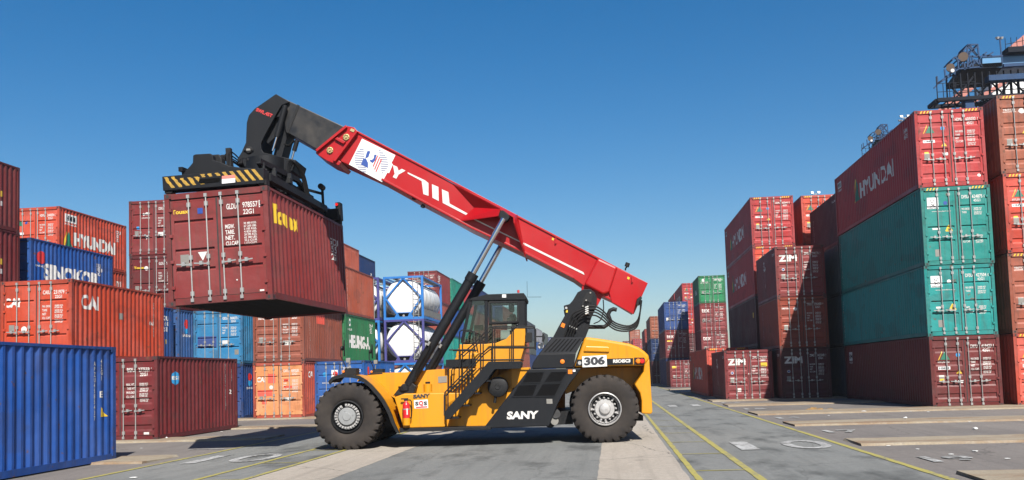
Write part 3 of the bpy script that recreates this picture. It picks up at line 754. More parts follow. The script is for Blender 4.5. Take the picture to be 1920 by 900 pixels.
container(-22.23, 40.31, 2*S, L20, S, MAR, 'maroon container with yellow Touax on its door, just left of the hanging one', mk_tx2, 'line', group=NEUT)
def mk_cr(k):
    std_marks(k, 'CRXU 271440 8', '22G1'); k.poly('door', [(0, .5), (.3, .9), (.3, .62), (.6, 1), (1, .8), (.9, .3), (.3, .38), (.3, .1)], .62, k.H-.75, .4, .2); k.text('door', 'CRONOS', .62, k.H-.85, .4, .06)
    k.rect('door', .36, k.H-1.35, .14, .14, 'cyan'); k.poly('door', [(0, 1), (1, 1), (.5, 0)], .75, k.H-1.85, .2, .2); k.rect('door', 1.42, k.H-1.7, .26, .18)
container(-22.23, 40.31, 3*S, L20, S, MAR2, 'topmost maroon container left of the hanging one, white triangle on its door', mk_cr, 'line', group=NEUT)
container(-22.19, 33.6, 0, L20, S, BRN, 'lowest container just behind the orange CAI one, out of sight', None, 'line', group=NEUT, q=0)
container(-22.19, 33.6, S, L20, S, (.012, .06, .23), 'dark blue container end showing beside the orange CAI one', lambda k: (k.text('right', 'SKHU\n31610\n22G1', 5.0, 1.5, .6, .7), k.rect('right', 5.3, .95, .15, .2, 'markyellow')), 'line', group=NEUT)
container(-19.69, 41.5, 0, L20, S, (.02, .06, .22), 'dark blue container on the ground behind the maroon one, small round emblem on side', lambda k: (k.disc('right', .9, k.H-.62, .2, 'markred'), k.disc('right', .9, k.H-.9, .18, 'cyan'), k.text('right', 'SINOKOR', .5, k.H-1.2, .8, .1), k.text('right', 'S\nK\nR', 1.9, .9, .25, .9)), 'line', group=NEUT)
def mk_lb(k):
    std_marks(k, 'GESU 360073 3', '22G1', ('MAX GROSS', 'TARE', 'NET'), plate=False); k.rect('door', .16, k.H-1.78, .98, .55, 'navy'); k.rect('door', 1.42, .98, .28, .16); k.rect('door', 2.02, .45, .2, .24, 'plate')
MT['navy'] = paint('repainted_dark_blue', (.025, .05, .16), .5)
container(-19.69, 41.5, S, L20, S, LBLUE, 'pale blue container with dark blue repainted patches beneath the hanging one', mk_lb, 'line', group=NEUT)
def mk_c1(k):
    std_marks(k, 'CAXU 680020 3', '22G1'); k.text('door', 'CAI', .16, k.H-.90, .42, .24, 'mark', .04); k.disc('door', .85, 1.45, .09); k.rect('door', 1.48, .80, .3, .17)
    k.rect('door', .70, k.H-.95, .35, .42, 'redpatch'); k.rect('door', .15, 1.05, .75, .28, 'redpatch'); k.rect('door', 1.45, k.H-.9, .22, .13, 'redpatch'); k.rect('door', .4, .68, .22, .2, 'redpatch'); k.rect('door', 1.45, 1.4, .4, .1, 'redpatch')
    k.text('right', 'CAI', .7, k.H-.75, .6, .3)
MT['redpatch'] = paint('repainted_red', (.50, .06, .035), .5)
container(-16.44, 40.7, 0, L20, S, (.50, .085, .04), 'orange container with faded patchy doors on the ground left of the front wheel', mk_c1, 'line', group=NEUT, doorcol=(.68, .27, .11))
def mk_c2(k):
    std_marks(k, 'TRIU 776309 8', '22G1', ('MAX GROSS', 'TARE', 'PAYLOAD', 'CU CAP')); k.rect('door', 1.48, .78, .3, .2); vert(k, 'right', 'JADROLE', .75, .5, 1.6); k.disc('door', .87, k.H-.55, .08)
    k.rect('right', 1.9, k.H-.75, 1.3, .6, 'redpatch'); k.text('door', 'TRITON', .22, k.H-.6, .42, .09)
container(-16.44, 40.7, S, L20, S, BRN, 'brick-red container on the orange patchy one, under the hanging container', mk_c2, 'band', group=NEUT)
container(-16.29, 40.7, 2*S, L20, S, MAR, 'container hidden behind the hanging one, below the blue top one', None, 'line', group=NEUT, q=0)
container(-16.29, 40.0, 3*S, L20, S, BLUE, 'blue container whose top edge shows above the hanging one behind the spreader', None, 'line', group=NEUT)
container(-16.29, 47.0, 0, L20, S, MAR, 'container on the ground below the green one, hidden by the blue door end', None, 'line', group=NEUT, q=0)
def mk_ha(k):
    k.text('right', 'HEUNG-A', .55, .80, 4.2, .72, 'mark', .05); k.disc('right', .75, k.H-.42, .2); k.disc('right', .75, k.H-.42, .1, 'markgreen'); k.text('right', 'HEUNG', .45, k.H-.85, .8, .12)
    k.text('right', 'HALU\n2715\n22G1', 4.9, 1.75, .6, .55)
container(-16.29, 47.0, S, L20, S, GRN, 'green container with white HEUNG-A lettering on its side', mk_ha, 'line', group=NEUT)
container(-16.33, 47.0, 2*S, L20, S, (.38, .080, .042), 'brick-orange container on top of the green one, vertical lettering at its end', lambda k: vert(k, 'right', 'SONOR', .55, .4, 1.9), 'line', group=NEUT)
container(-19.0, 53.5, 3*S, L20, S, (.42, .09, .05), 'orange container at fourth level behind the brick-orange one', None, 'line', group=NEUT)
container(-19.5, 59.7, 3*S, L20, S, NAVY, 'navy container at fourth level, last one on the skyline behind the orange', lambda k: k.text('right', '22\n1', 4.8, 1.0, .4, .6), 'line', group=NEUT)
for i in range(3):
    for (x, y) in ((-19.05, 53.4), (-19.5, 59.7)):
        container(x, y, i*S, L20, S, MAR if i else BRN, ['lowest', 'second', 'third'][i]+' container out of sight beneath the fourth-level '+('orange' if y < 55 else 'navy')+' one', None, 'line', group=NEUT, q=0)
def mk_bl(k):
    k.disc('door', .5, k.H-.62, .11, 'cyan'); k.rect('door', .82, k.H-.92, .38, .5, 'white'); k.disc('door', 1.01, k.H-.6, .12, 'markred'); k.rect('door', .90, k.H-.66, .22, .05, 'markyellow')
    k.text('door', 'www.sinokor.co.kr', .35, k.H-1.05, .85, .07); k.text('door', 'SKHU', 1.4, k.H-.42, .38, .13); k.text('door', '42 612\n22', 1.85, k.H-.68, .4, .26)
    k.disc('right', .75, k.H-.5, .2, 'markred'); k.disc('right', .75, k.H-.8, .18, 'cyan'); k.text('right', 'S\nK', 5.1, 1.6, .3, .6)
container(-14.05, 42.3, 0, L20, S, (.012, .10, .36), 'blue container with white notice on its door, behind the machine front fender', mk_bl, 'line', group=NEUT)
def mk_mc(k): std_marks(k, 'MSCU 390125 7', '22G1', plate=False); k.text('right', 'GE\nSE', .5, 1.45, .9, .8, 'mark')
# skyline stacks beyond the tanks
lev = {0: 'ground', 1: 'second', 2: 'third', 3: 'fourth'}
far_l = [
 (-16.25, 66.6, [S, S], [BRN, TAN], 'behind the tank frames'),
 (-16.25, 72.9, [S, S, S, S], [MAR, TEAL, (.34, .07, .045), MAR2], 'just behind the tank frames'),
 (-16.1, 79.2, [S, S, S, S], [BRN, TEAL, BLUE, (.012, .25, .17)], 'beside the raised cylinder'),
 (-16.1, 85.5, [S, S, S, S], [TEAL, MAR, TEAL, (.5, .04, .04)], 'between the two lift cylinders'),
 (-16.1, 92, [HC, HC, S, S], [MAR, MAR2, MAR2, NAVY], 'over the cab roof'),
 (-16.1, 104.5, [HC, HC, S, S], [MAR2, MAR2, BRN, NAVY], 'seen through the cab'),
 (-16.1, 117, [HC, S, S, S], [MAR, MAR2, MAR, MAR2], 'seen through the cab window'),
 (-16.1, 129.5, [S, S, S], [TEAL, BRN, (.45, .05, .03)], 'right behind the cab'),
 (-16.1, 142, [S, S, S, HC], [TEAL, BRN, BRN, (.06, .07, .09)], 'past the cab rear'),
 (-16.1, 156, [S, S, S, HC], [BLUE, NAVY, GREY, (.05, .06, .08)], 'past the cab handrail'),
 (-16.1, 172, [S, S, S, S], [BLUE, NAVY, BLUE, (.3, .32, .36)], 'beyond the cab mirror'),
 (-16.1, 190, [S, S, S, S], [BLUE, BLUE, NAVY, GREY], 'above the work lamp'),
 (-16.1, 215, [S, S, S, S], [NAVY, BLUE, BLUE, NAVY], 'at the far end of the left row'),
]
cn = lambda c: 'teal' if c == TEAL else 'maroon' if c in (MAR, MAR2) else 'blue' if c == BLUE else 'navy' if c == NAVY else 'brown' if c in (BRN, TAN) else 'grey' if c[2] >= c[0] and c[0] > .04 else 'green' if c[1] > c[0] else 'red'
for x, y, hs, cs, where in far_l:
    z = 0
    for i, (H, c) in enumerate(zip(hs, cs)):
        mk = mk_mc if (y < 80 and i == 3 and c == MAR2) else (lambda k: std_marks(k, 'TGHU 233410 1', '22G1', plate=False)) if i == len(hs)-1 else None
        container(x, y, z, L20 if y < 92 else L40, H, c, cn(c)+' far container at '+lev[i]+' level, '+where, mk, 'band' if i == 3 else 'line', group=FAR, q=1); z += H
# ---------------------------------------------------------------- reach stacker
TH = math.radians(3.0); SO = Vector((-6.33, 21.33, 0))
SU = Vector((math.cos(TH), math.sin(TH), 0)); SV = Vector((-math.sin(TH), math.cos(TH), 0))
def S_(px, py, v=0.):
    """photo pixel -> (length, height) on the machine's own upright plane at lateral distance v"""
    d = CR*((px-CXP)/FPX)+CU*((CYP-py)/FPX)+CF; P0 = SO+SV*v
    t = (P0-EYE).dot(SV)/d.dot(SV); P = EYE+d*t
    return (P-SO).dot(SU), P.z
def Q(px, py, v=0.):
    u, z = S_(px, py, v); return Vector((u, v, z))
def pl(m, pts, v0, v1, vt=None):
    """outline measured on plane vt, built from v0 to v1"""
    vt = v0 if vt is None else vt
    r = [Vector((S_(x, y, vt)[0], v0, S_(x, y, vt)[1])) for x, y in pts]
    return m.prism(r, (0, v1-v0, 0))
RS = thing('reach_stacker', 'yellow and black reach stacker with a red boom lifting the maroon container', 'reach stacker', SO, TH)

# wheels
WR = .81
def m_tyre(wd):
    m = MB(); lugs = 26; st = 8; n = lugs*st
    prof = [(.395, .05), (.44, .015), (.52, -.004), (.62, -.012), (.70, .0), (.755, .012), (.80, .045), (WR, .10), (WR, wd/2-.01), (WR, wd/2+.01)]
    prof += [(r, wd-y) for r, y in reversed(prof[:8])]
    vs = []
    for k, (r, y) in enumerate(prof):
        near = k < 9
        for i in range(n):
            ph = (i % st) if near else ((i+st//2) % st)
            cut = ph in (0, 1, 2); ra = r
            if cut and 5 <= k <= 12: ra = r-(.055 if 6 <= k <= 11 else .035)
            a = 2*math.pi*(i+(0 if k in (8, 9) else 0))/n+ (.05 if near else -.05)*(max(0, k-5) if near else max(0, len(prof)-6-k))*.4
            vs.append((ra*math.cos(a), y, ra*math.sin(a)))
    L_ = len(prof); fs = [(k*n+i, k*n+(i+1) % n, (k+1)*n+(i+1) % n, (k+1)*n+i) for k in range(L_-1) for i in range(n)]
    m.add(vs, fs)
    m.revolve([(.395, .05), (.395, wd-.05)], (0, 0, 0), (0, 1, 0), 48)
    return m
ty = m_tyre(.50).mesh('wheel'); ty.materials.append(MT['rubber'])
for p in ty.polygons:
    c = p.center
    if c.x*c.x+c.z*c.z < .55: p.use_smooth = True
def rim_front(w_):
    r = MB(); r.revolve([(.395, .06), (.385, .0), (.365, -.005), (.355, .03), (.35, .14), (.30, .16), (0, .16)], (0, 0, 0), (0, 1, 0), 48)
    o = r.build('rim', 'blk2', w_)
    h = MB(); h.revolve([(.215, .15), (.215, .02), (.205, .0), (.195, -.01), (.10, -.015), (.09, -.03), (0, -.03)], (0, 0, 0), (0, 1, 0), 40)
    for a in (.3, 1.9): h.cyl((.15*math.cos(a), -.012, .15*math.sin(a)), (.15*math.cos(a), -.022, .15*math.sin(a)), .022, n=8)
    h.build('hub', 'hubgrey', w_)
    q = MB()
    for i in range(26):
        a = 2*math.pi*i/26
        if i in (8,): continue
        c, s_ = math.cos(a), math.sin(a)
        q.beam((.235*c, .06, .235*s_), (.305*c, .06, .305*s_), .042, .05); q.cyl((.27*c, .04, .27*s_), (.27*c, .0, .27*s_), .020, n=6)
    q.build('wheel_nuts', 'silver', w_)
def rim_rear(w_):
    r = MB(); r.revolve([(.395, .05), (.39, -.01), (.372, -.02), (.362, .0), (.355, .05), (.33, .10), (.315, .15), (.26, .16), (.24, .13), (.225, .08), (.14, .075), (.13, .04), (.115, .02), (.10, .015), (0, .01)], (0, 0, 0), (0, 1, 0), 48)
    r.build('rim', 'silver', w_)
    q = MB()
    for i in range(16):
        a = 2*math.pi*i/16+.1; c, s_ = math.cos(a), math.sin(a)
        q.cyl((.262*c, .16, .262*s_), (.262*c, .07, .262*s_), .024, n=6); q.cyl((.262*c, .07, .262*s_), (.262*c, .045, .262*s_), .013, n=6)
        if i % 3 == 0: q.hull([Vector((.30*c-.045*s_, .15, .30*s_+.045*c)), Vector((.30*c+.045*s_, .15, .30*s_-.045*c)), Vector((.235*c, .15, .235*s_))],
                              [Vector((.335*c-.012*s_, .05, .335*s_+.012*c)), Vector((.335*c+.012*s_, .05, .335*s_-.012*c)), Vector((.25*c, .06, .25*s_))])
    q.build('wheel_nuts', 'silver', w_)
    d = MB(); d.revolve([(.318, .149), (.246, .149)], (0, 0, 0), (0, 1, 0), 40); d.revolve([(.356, .046), (.333, .096)], (0, 0, 0), (0, 1, 0), 40); d.build('rim_recess', 'blk2', w_)
fu, ru = 0.02, S_(1134, 766, .1)[0]
for (u, v, kind) in ((fu, 0, 'f'), (fu, .56, ''), (fu, 3.06, ''), (fu, 3.65, 'x'), (ru, .05, 'r'), (ru, 3.55, 'x')):
    w_ = link('wheel', ty, RS); w_.location = (u, v, WR-.012); w_.rotation_euler = (0, u*2.3+v, 0)
    if kind == 'f': rim_front(w_)
    elif kind == 'r': rim_rear(w_)
    else:
        r = MB(); r.revolve([(.395, .06), (.36, .02), (.35, .15), (0, .16)], (0, 0, 0), (0, 1, 0), 32); r.revolve([(.395, .44), (.36, .48), (.35, .35), (0, .34)], (0, 0, 0), (0, 1, 0), 32); r.build('rim', 'blk2', w_)

# front mudguards: a curved orange guard with a black rubber lip
def arc_guard(v0, v1, lipside):
    outer = [Q(x, y, 0) for x, y in ((616, 716), (624, 706.5), (641, 702), (660, 702.5), (673, 705), (685, 712), (697, 722), (712, 739), (720, 750), (728, 764), (734, 777), (739, 792), (744, 803), (748.5, 812))]
    cu = Vector((fu, 0, WR)); g = MB(); l = MB(); n = len(outer)
    def ring(p, off):
        d = (Vector((p.x, 0, p.z))-cu).normalized(); return p+d*off
    a = [ring(p, 0) for p in outer]; b = [ring(p, -.025) for p in outer]
    vs = []
    for q, v in ((a, v0), (a, v1), (b, v1), (b, v0)): vs += [Vector((p.x, v, p.z)) for p in q]
    fs = []
    for k in range(4):
        k2 = (k+1) % 4
        fs += [(k*n+i, k*n+i+1, k2*n+i+1, k2*n+i) for i in range(3 if False else 0, n-1)]
    fs += [(0, n, 2*n, 3*n), (n-1, 2*n-1, 3*n-1, 4*n-1)]
    g.add(vs, fs); g.build('mudguard', 'yel', RS)
    a = [ring(p, .008) for p in outer]; b = [ring(p, -.075) for p in outer]; vs = []
    e0, e1 = (v0-.05, v0+.04) if lipside < 0 else (v1-.04, v1+.05)
    for q, v in ((a, e0), (a, e1), (b, e1), (b, e0)): vs += [Vector((p.x, v, p.z)) for p in q]
    l.add(vs, fs); l.build('mudguard_lip', 'blk2', RS)
arc_guard(.02, 1.12, -1); arc_guard(3.03, 4.13, 1)
m = MB(); a = [Q(x, y, 0) for x, y in ((616, 716), (624, 707), (641, 702.5), (660, 703), (673, 705.5), (664, 708), (640, 707), (625, 712))]
m.prism(a, (0, .5, 0)); m.build('mudguard_flap', 'blk2', RS)

# chassis
m = MB()
pl(m, [(673, 705), (771, 697), (800, 694), (842, 691), (1000, 692), (1000, 742), (835, 742), (757, 742), (739, 746), (728, 740), (712, 722)], 1.14, 2.9, 1.14)
pl(m, [(640, 700), (690, 699), (735, 790), (1000, 800), (1060, 800), (1060, 690)], 2.95, 3.1, 1.14)
m.build('chassis', 'yel', RS, bevel=.025)
m = MB()
pl(m, [(739, 745), (757, 738), (838, 737), (902, 737), (985, 722), (992, 700), (991, 690), (960, 692), (960, 800), (756, 802)], .62, 1.12, .45)
m.build('side_tank', 'yel', RS, bevel=.02)
m = MB()
pl(m, [(757, 738.5), (834, 736.5), (834, 800.5), (756.5, 802.5), (739, 745)], .16, .62, .16)
m.build('battery_box', 'yel', RS, bevel=.02)
m = MB(); pl(m, [(838, 697), (905, 690), (905, 662), (858, 664), (843, 690)], 1.12, 2.6, 1.12)
pl(m, [(842, 691), (935, 691), (935, 740), (842, 740)], .95, 1.2, .95)
m.build('cab_base', 'yel', RS, bevel=.02)
m = MB(); pl(m, [(690, 778), (1075, 772), (1075, 797), (940, 803), (750, 806), (700, 800)], .75, 3.4, .3)
m.cyl((fu, .3, WR), (fu, 3.85, WR), .22, n=12); m.cyl((ru, .3, WR), (ru, 3.8, WR), .20, n=12)
m.box(ru-.5, ru+.5, 1.2, 2.9, .5, 1.25); m.build('axle_beam', 'blk2', RS)
m = MB(); pl(m, [(748, 803), (920, 800), (920, 806), (750, 810)], .10, .65, .10); m.build('side_step', 'blk2', RS, bevel=.006)

# black engine cover in the middle, with four grilles
LOWC = [(991.5, 692), (1090, 690.5), (1079, 706), (1066.5, 722), (1054, 742), (1046, 757), (1029.5, 799), (906, 803.5)]
m = MB(); pl(m, LOWC, .13, .62, .13); m.build('engine_cover', 'blk', RS, bevel=.018)
m = MB(); pl(m, [(1000, 679), (1010, 664), (1080, 662), (1075.5, 689.5), (996.5, 691.3)], .115, 1.1, .115); m.build('engine_cover', 'blk', RS, bevel=.018)
m = MB()
a = [Q(1010, 664, .115), Q(1080, 662, .115), Q(1080, 662, 3.9), Q(1010, 664, 3.9)]; b = [Q(1035, 632, .45), Q(1096.5, 631.5, .45), Q(1096.5, 631.5, 3.6), Q(1035, 632, 3.6)]
for l_ in (a, b):
    l_[2] = Vector((l_[1].x, l_[2].y, l_[1].z)); l_[3] = Vector((l_[0].x, l_[3].y, l_[0].z))
m.hull(a, b); hood = m.build('vent_hood', 'blk', RS, bevel=.02)
sl_ = MB()
for i in range(7):
    t0 = .16+i*.115
    def onf(f, h): return (a[0].lerp(a[1], f)).lerp(b[0].lerp(b[1], f), h)+Vector((0, -.006, 0))
    sl_.add([onf(t0-.06, .12), onf(t0-.02, .12), onf(t0+.06, .88), onf(t0+.02, .88)], [(0, 1, 2, 3)])
sl_.build('vent_slot', 'mesh', hood, fix=False)
for g in (((988, 698), (1021, 697.2), (1013.5, 717), (978.5, 718)), ((1033, 697), (1064.5, 696.6), (1052, 716), (1019.5, 717)), ((972, 722), (1007.5, 721), (999, 743), (960.5, 744)), ((1017, 720), (1052, 719), (1040, 742.5), (1003, 743.5))):
    m = MB(); c = [sum(p[i] for p in g)/4 for i in (0, 1)]
    pl(m, [(c[0]+(x-c[0])*1.0, c[1]+(y-c[1])*1.0) for x, y in g], .122, .14, .13); gr = m.build('grille', 'mesh', RS)
    m = MB(); pts = [Q(x, y, .12) for x, y in g]
    for i in range(4): m.beam(pts[i]+Vector((0, 0, 0)), pts[(i+1) % 4], .02, .022)
    for i in range(1, 12):
        m.beam(pts[0].lerp(pts[1], i/12), pts[3].lerp(pts[2], i/12), .005, .005)
    m.build('grille_frame', 'blk', gr)

# rear hood and counterweight
UP = [(1096.7, 631.5), (1125, 635), (1150, 639), (1180, 644), (1198, 651), (1209, 659), (1216, 666), (1218, 674), (1207, 686), (1137, 687), (1076.5, 689)]
m = MB(); pl(m, UP, .12, 3.95, .12); m.build('rear_hood', 'yel', RS, bevel=.06, seg=4)
m = MB(); pl(m, [(1094, 659), (1098, 649), (1139, 650), (1143, 652), (1142.5, 660.5)], .075, .2, .1); m.build('hood_bulge', 'yel', RS, bevel=.02)
m = MB(); pl(m, [(1217.5, 672), (1223.5, 772), (1221.5, 776.5), (1203, 775.5), (1203, 752), (1200, 737), (1190, 721.5), (1206.5, 697), (1208, 684)], .14, 3.95, .14); m.build('counterweight', 'yel', RS, bevel=.03)
m = MB(); pl(m, [(1060, 690), (1208, 687), (1205, 700), (1190, 722), (1186, 770), (1150, 770), (1110, 720), (1060, 740)], .85, 3.2, .5); m.build('rear_frame', 'yel', RS, bevel=.02)
m = MB(); pl(m, [(1192, 779), (1206, 779), (1206, 789), (1192, 789)], .8, 3.2, .8); m.build('tow_hitch', 'blk2', RS)
m = MB(); m.cyl(Q(1041, 775, .25), Q(1030, 795, .25)+Vector((0, .45, 0)), .13, n=20); m.build('exhaust_muffler', 'blk2', RS, bevel=.01)
m = MB(); m.cyl(Q(1040, 789, .22), Q(1040, 789, .22)+Vector((-.02, .05, 0)), .10, n=20); m.build('work_lamp', 'plate', RS)

# number plate, strip, lamps, badges
def decal(pts, v, mat, nm='number_plate', d=.006):
    m = MB(); r = [Q(x, y, v) for x, y in pts]; m.prism([p+Vector((0, -d, 0)) for p in r], (0, d, 0)); return m.build(nm, mat, RS)
def rtext(txt, p0, p1, p2, v, mat, bold=.04, off=.011, nm='lettering', parent=None):
    """p0 lower left, p1 lower right, p2 upper left, in photo pixels on plane v"""
    o, x, y = Q(*p0, v), Q(*p1, v), Q(*p2, v); m = MB()
    put_text(m, txt, o+Vector((0, -off, 0)), x-o, y-o, bold); return m.build(nm, mat, parent or RS, fix=False)
decal([(1082, 674), (1187, 671.5), (1187, 683), (1079, 686)], .12, 'blk', 'name_strip')
decal([(1091.3, 668.3), (1137, 665.7), (1138.3, 686.7), (1092.3, 688.6)], .105, 'white')
rtext('306', (1095.5, 685.5), (1134.5, 683.5), (1095, 669.5), .105, 'markdark', .05)
rtext('RSC45C3', (1149.5, 680.6), (1182, 679.6), (1149.5, 674), .12, 'mark', .06)
m = MB(); put_disc(m, Q(1083.5, 684, .12)+Vector((0, -.011, 0)), Q(1090, 684, .12)-Q(1083.5, 684, .12), Q(1083.5, 677, .12)-Q(1083.5, 684, .12)); m.build('badge', 'silver', RS, fix=False)
for x, mt in ((1196.5, 'amber'), (1203.5, 'lensred')):
    m = MB(); p = Q(x, 677.5, .12); m.revolve([(.062, 0), (.062, -.03), (.04, -.055), (0, -.06)], p, (0, 1, 0), 16); m.build('tail_lamp', mt, RS)
decal([(1189, 670.5), (1208, 670.5), (1210, 677), (1208, 684), (1189, 684)], .118, 'blk2', 'lamp_bezel', .008)
m = MB(); p = Q(1054.5, 678, .115); m.revolve([(.055, 0), (.05, -.02), (0, -.03)], p, (0, 1, 0), 16); m.build('side_marker', 'amber', RS)
decal([(1065, 693), (1073, 693), (1073, 701), (1065, 701)], .13, 'amber', 'warning_sticker'); decal([(1074, 693), (1079, 693), (1079, 697), (1074, 697)], .13, 'white', 'warning_sticker')
decal([(1024.5, 748), (1035.5, 748), (1036, 757), (1025, 757)], .13, 'plate', 'warning_sticker')
rtext('SANY', (950, 786.5), (1009, 785), (951, 771.5), .13, 'mark', .05)
rtext('SANY', (774.5, 747.3), (806, 745.3), (775, 739.7), .16, 'markdark', .05)
sg = decal([(776, 750.5), (802, 749), (803, 765), (777, 766)], .16, 'white', 'safety_sign')
rtext('S', (778.5, 760.5), (785, 760.3), (778.5, 753), .16, 'markdark', .05, parent=None); rtext('Q', (785.5, 762), (793.5, 761.6), (785.5, 751.5), .16, 'markred', .06); rtext('S', (794.5, 760), (801, 759.8), (794.5, 752.6), .16, 'markdark', .05)
decal([(780, 762.8), (801, 761.6), (801, 763.8), (780, 765)], .154, 'markred', 'sign_line', .003)
decal([(821.5, 706), (838, 705), (838, 717), (822, 718)], 1.14, 'plate', 'data_plate', .012)

# fuel filler, air tank
m = MB(); p = Q(802.5, 735, .5); m.cyl(p, p+Vector((0, 0, .19)), .105, n=18); m.build('filler_neck', 'yel', RS, bevel=.008)
m = MB(); m.cyl(p+Vector((0, 0, .20)), p+Vector((0, 0, .25)), .06, n=14); m.build('filler_cap', 'blk2', RS)
m = MB(); p = Q(933, 725.5, .28); m.revolve([(0, 0), (.06, -.005), (.07, .01), (.20, .012), (.235, .03), (.245, .06), (.245, .5), (0, .5)], p, (0, 1, 0), 32)
m.cyl(p+Vector((-.06, .1, -.22)), p+Vector((-.09, .1, -.38)), .035, n=10); m.build('air_cleaner', 'blk2', RS)

# stairs and platform
m = MB()
OUT = [(834, 772), (916, 678), (976, 677), (978, 681), (976, 691), (927, 692.5), (914, 711), (843, 786), (834, 787)]
pl(m, OUT, .06, .10, .06); pl(m, OUT, .78, .82, .06)
m.build('stair_stringer', 'blk', RS, bevel=.006)
m = MB()
for x, y in ((848, 784), (868, 761), (888, 738), (908, 715)):
    p = Q(x, y, .06); m.box(p.x-.12, p.x+.15, .10, .78, p.z-.015, p.z+.02)
p, q = Q(918, 689, .06), Q(976, 689, .06); m.box(p.x, q.x, .10, 1.2, p.z, p.z+.05)
m.build('stair_tread', 'blk', RS)
for v in (.08, .80):
    dv = 0
    m = MB(); T = lambda pts, sm=0, r=.0155: m.tube([Vector((Q(x, y, .08).x, v, Q(x, y, .08).z)) for x, y in pts], r, 8, sm)
    T([(840, 785), (840, 694), (842, 691), (848, 690)]); T([(861, 762), (861, 640), (862, 622), (866, 619), (884, 619), (887, 622), (887, 640), (891, 660)])
    T([(880, 739), (880, 664), (882, 657), (889, 655)]); T([(901, 716), (901, 640), (898, 632)])
    T([(834, 736), (880, 689), (901, 665), (913, 655), (920, 651), (1003, 651)]); T([(836, 742), (884, 693)])
    T([(842, 656), (888, 656)]); T([(861, 668), (888, 645), (912, 620), (918, 613), (990, 612), (1000, 612), (1003, 616), (1003, 655)])
    T([(923.5, 613), (923.5, 692)]); T([(959.5, 613), (959.5, 690)]); T([(893, 675), (980, 674)]); T([(834, 736), (834, 772)])
    T([(855, 721), (855, 748)]); T([(872, 702), (872, 738)])
    m.build('handrail', 'blk2', RS)
m = MB(); pl(m, [(836, 674.5), (892, 672), (892, 686.5), (836, 689.5)], .95, 1.05, .95); m.build('walkway_edge', 'blk', RS)
decal([(832, 740), (834, 740), (834, 778), (832, 778)], .15, 'plate', 'reflector_strip')

# cab
V0, V1 = 1.25, 2.75
cab = MB()
def bar(pts, w0=.07, v=None):
    for vv in ((V0, V1-.06) if v is None else (v,)):
        for a_, b_ in zip(pts, pts[1:]):
            p = Q(*a_, V0); q = Q(*b_, V0); cab.beam(Vector((p.x, vv+.03, p.z)), Vector((q.x, vv+.03, q.z)), w0, w0)
pl(cab, [(880, 560), (913, 552), (982, 549.5), (987, 556), (986, 562), (880, 564)], V0-.03, V1+.03, V0)
bar([(883, 562), (866, 643)], .075); bar([(911.5, 561), (911.5, 645)], .08)
pl(cab, [(971, 560), (984, 560), (984, 640), (971, 640)], V0, V1, V0)
pl(cab, [(866, 641), (872, 641), (872, 647), (866, 647)], V0, V1, V0)
bar([(917, 607), (972, 605)], .05); bar([(915, 563), (975, 562)], .05)
cabo = cab.build('cab', 'blk', RS, bevel=.01)
m = MB(); pl(m, [(862, 646), (911, 645), (930, 643), (949, 635.5), (958, 626), (963.5, 618.7), (970, 614.4), (984.6, 614), (985.5, 635.5), (981.5, 657), (976, 676), (975, 690), (858, 690), (855, 665)], V0-.02, V0+.03, V0)
pl(m, [(862, 646), (911, 645), (985, 643), (981.5, 657), (976, 676), (975, 690), (858, 690), (855, 665)], V0+.03, V1, V0)
m.build('cab_panel', 'yel', RS, bevel=.012)
m = MB(); fr = [Q(x, y, V0-.02) for x, y in ((917, 566.5), (971, 565.5), (971, 603), (918.5, 605.5))]
for i in range(4): m.beam(fr[i], fr[(i+1) % 4], .05, .045)
m.build('window_frame', 'blk2', cabo)
def pane(pts, v):
    m = MB(); m.prism([Vector((Q(x, y, V0).x, v, Q(x, y, V0).z)) for x, y in pts], (0, .008, 0)); m.build('cab_window', 'glass', RS)
for v in (V0+.02, V1-.04):
    pane([(919, 568), (969.5, 567), (969.5, 602), (920, 604)], v); pane([(884.5, 564), (909, 564), (909, 644), (868, 642)], v)
pane([(915, 609), (968, 608), (963, 618), (950, 634), (930, 642), (915, 643)], V0+.022)
m = MB(); a_, b_ = Q(882.5, 563, V0), Q(866, 641, V0)
m.add([Vector((a_.x, V0+.06, a_.z)), Vector((b_.x, V0+.06, b_.z)), Vector((b_.x, V1-.06, b_.z)), Vector((a_.x, V1-.06, a_.z))], [(0, 1, 2, 3)]); m.build('windscreen', 'glass', RS, fix=False)
# seat and controls inside the cab
c_ = Q(944, 640, V0)
m = MB(); m.box(c_.x-.25, c_.x+.28, 1.7, 2.25, c_.z-.05, c_.z+.12); m.box(c_.x+.14, c_.x+.30, 1.72, 2.22, c_.z+.1, c_.z+.72); m.box(c_.x+.12, c_.x+.26, 1.83, 2.1, c_.z+.78, c_.z+1.02); m.build('seat', 'gasket', RS, bevel=.05, seg=3)
m = MB(); m.box(c_.x+.08, c_.x+.19, 1.69, 2.25, c_.z+.28, c_.z+.62); m.box(c_.x-.1, c_.x+.14, 1.69, 1.72, c_.z+.0, c_.z+.3); m.build('seat_cover', 'cloth', RS, bevel=.03)
st_ = Q(894, 612, V0); m = MB(); m.box(st_.x-.14, st_.x+.10, 1.9, 2.0, st_.z-.07, st_.z+.07); m.beam(Vector((st_.x, 1.95, st_.z-.05)), Vector((st_.x-.05, 1.95, st_.z-.6)), .04); m.build('display', 'gasket', RS)
s2 = Q(883, 632, V0); m = MB(); ring = [Vector((s2.x+.17*math.cos(t)*.75, 2.0+.19*math.sin(t), s2.z+.17*math.cos(t)*.6)) for t in [2*math.pi*i/20 for i in range(21)]]; m.tube(ring, .016, 6, caps=False); m.beam(ring[0].lerp(ring[10], .5), Vector((s2.x-.2, 2.0, s2.z-.4)), .06); m.build('steering_wheel', 'gasket', RS)
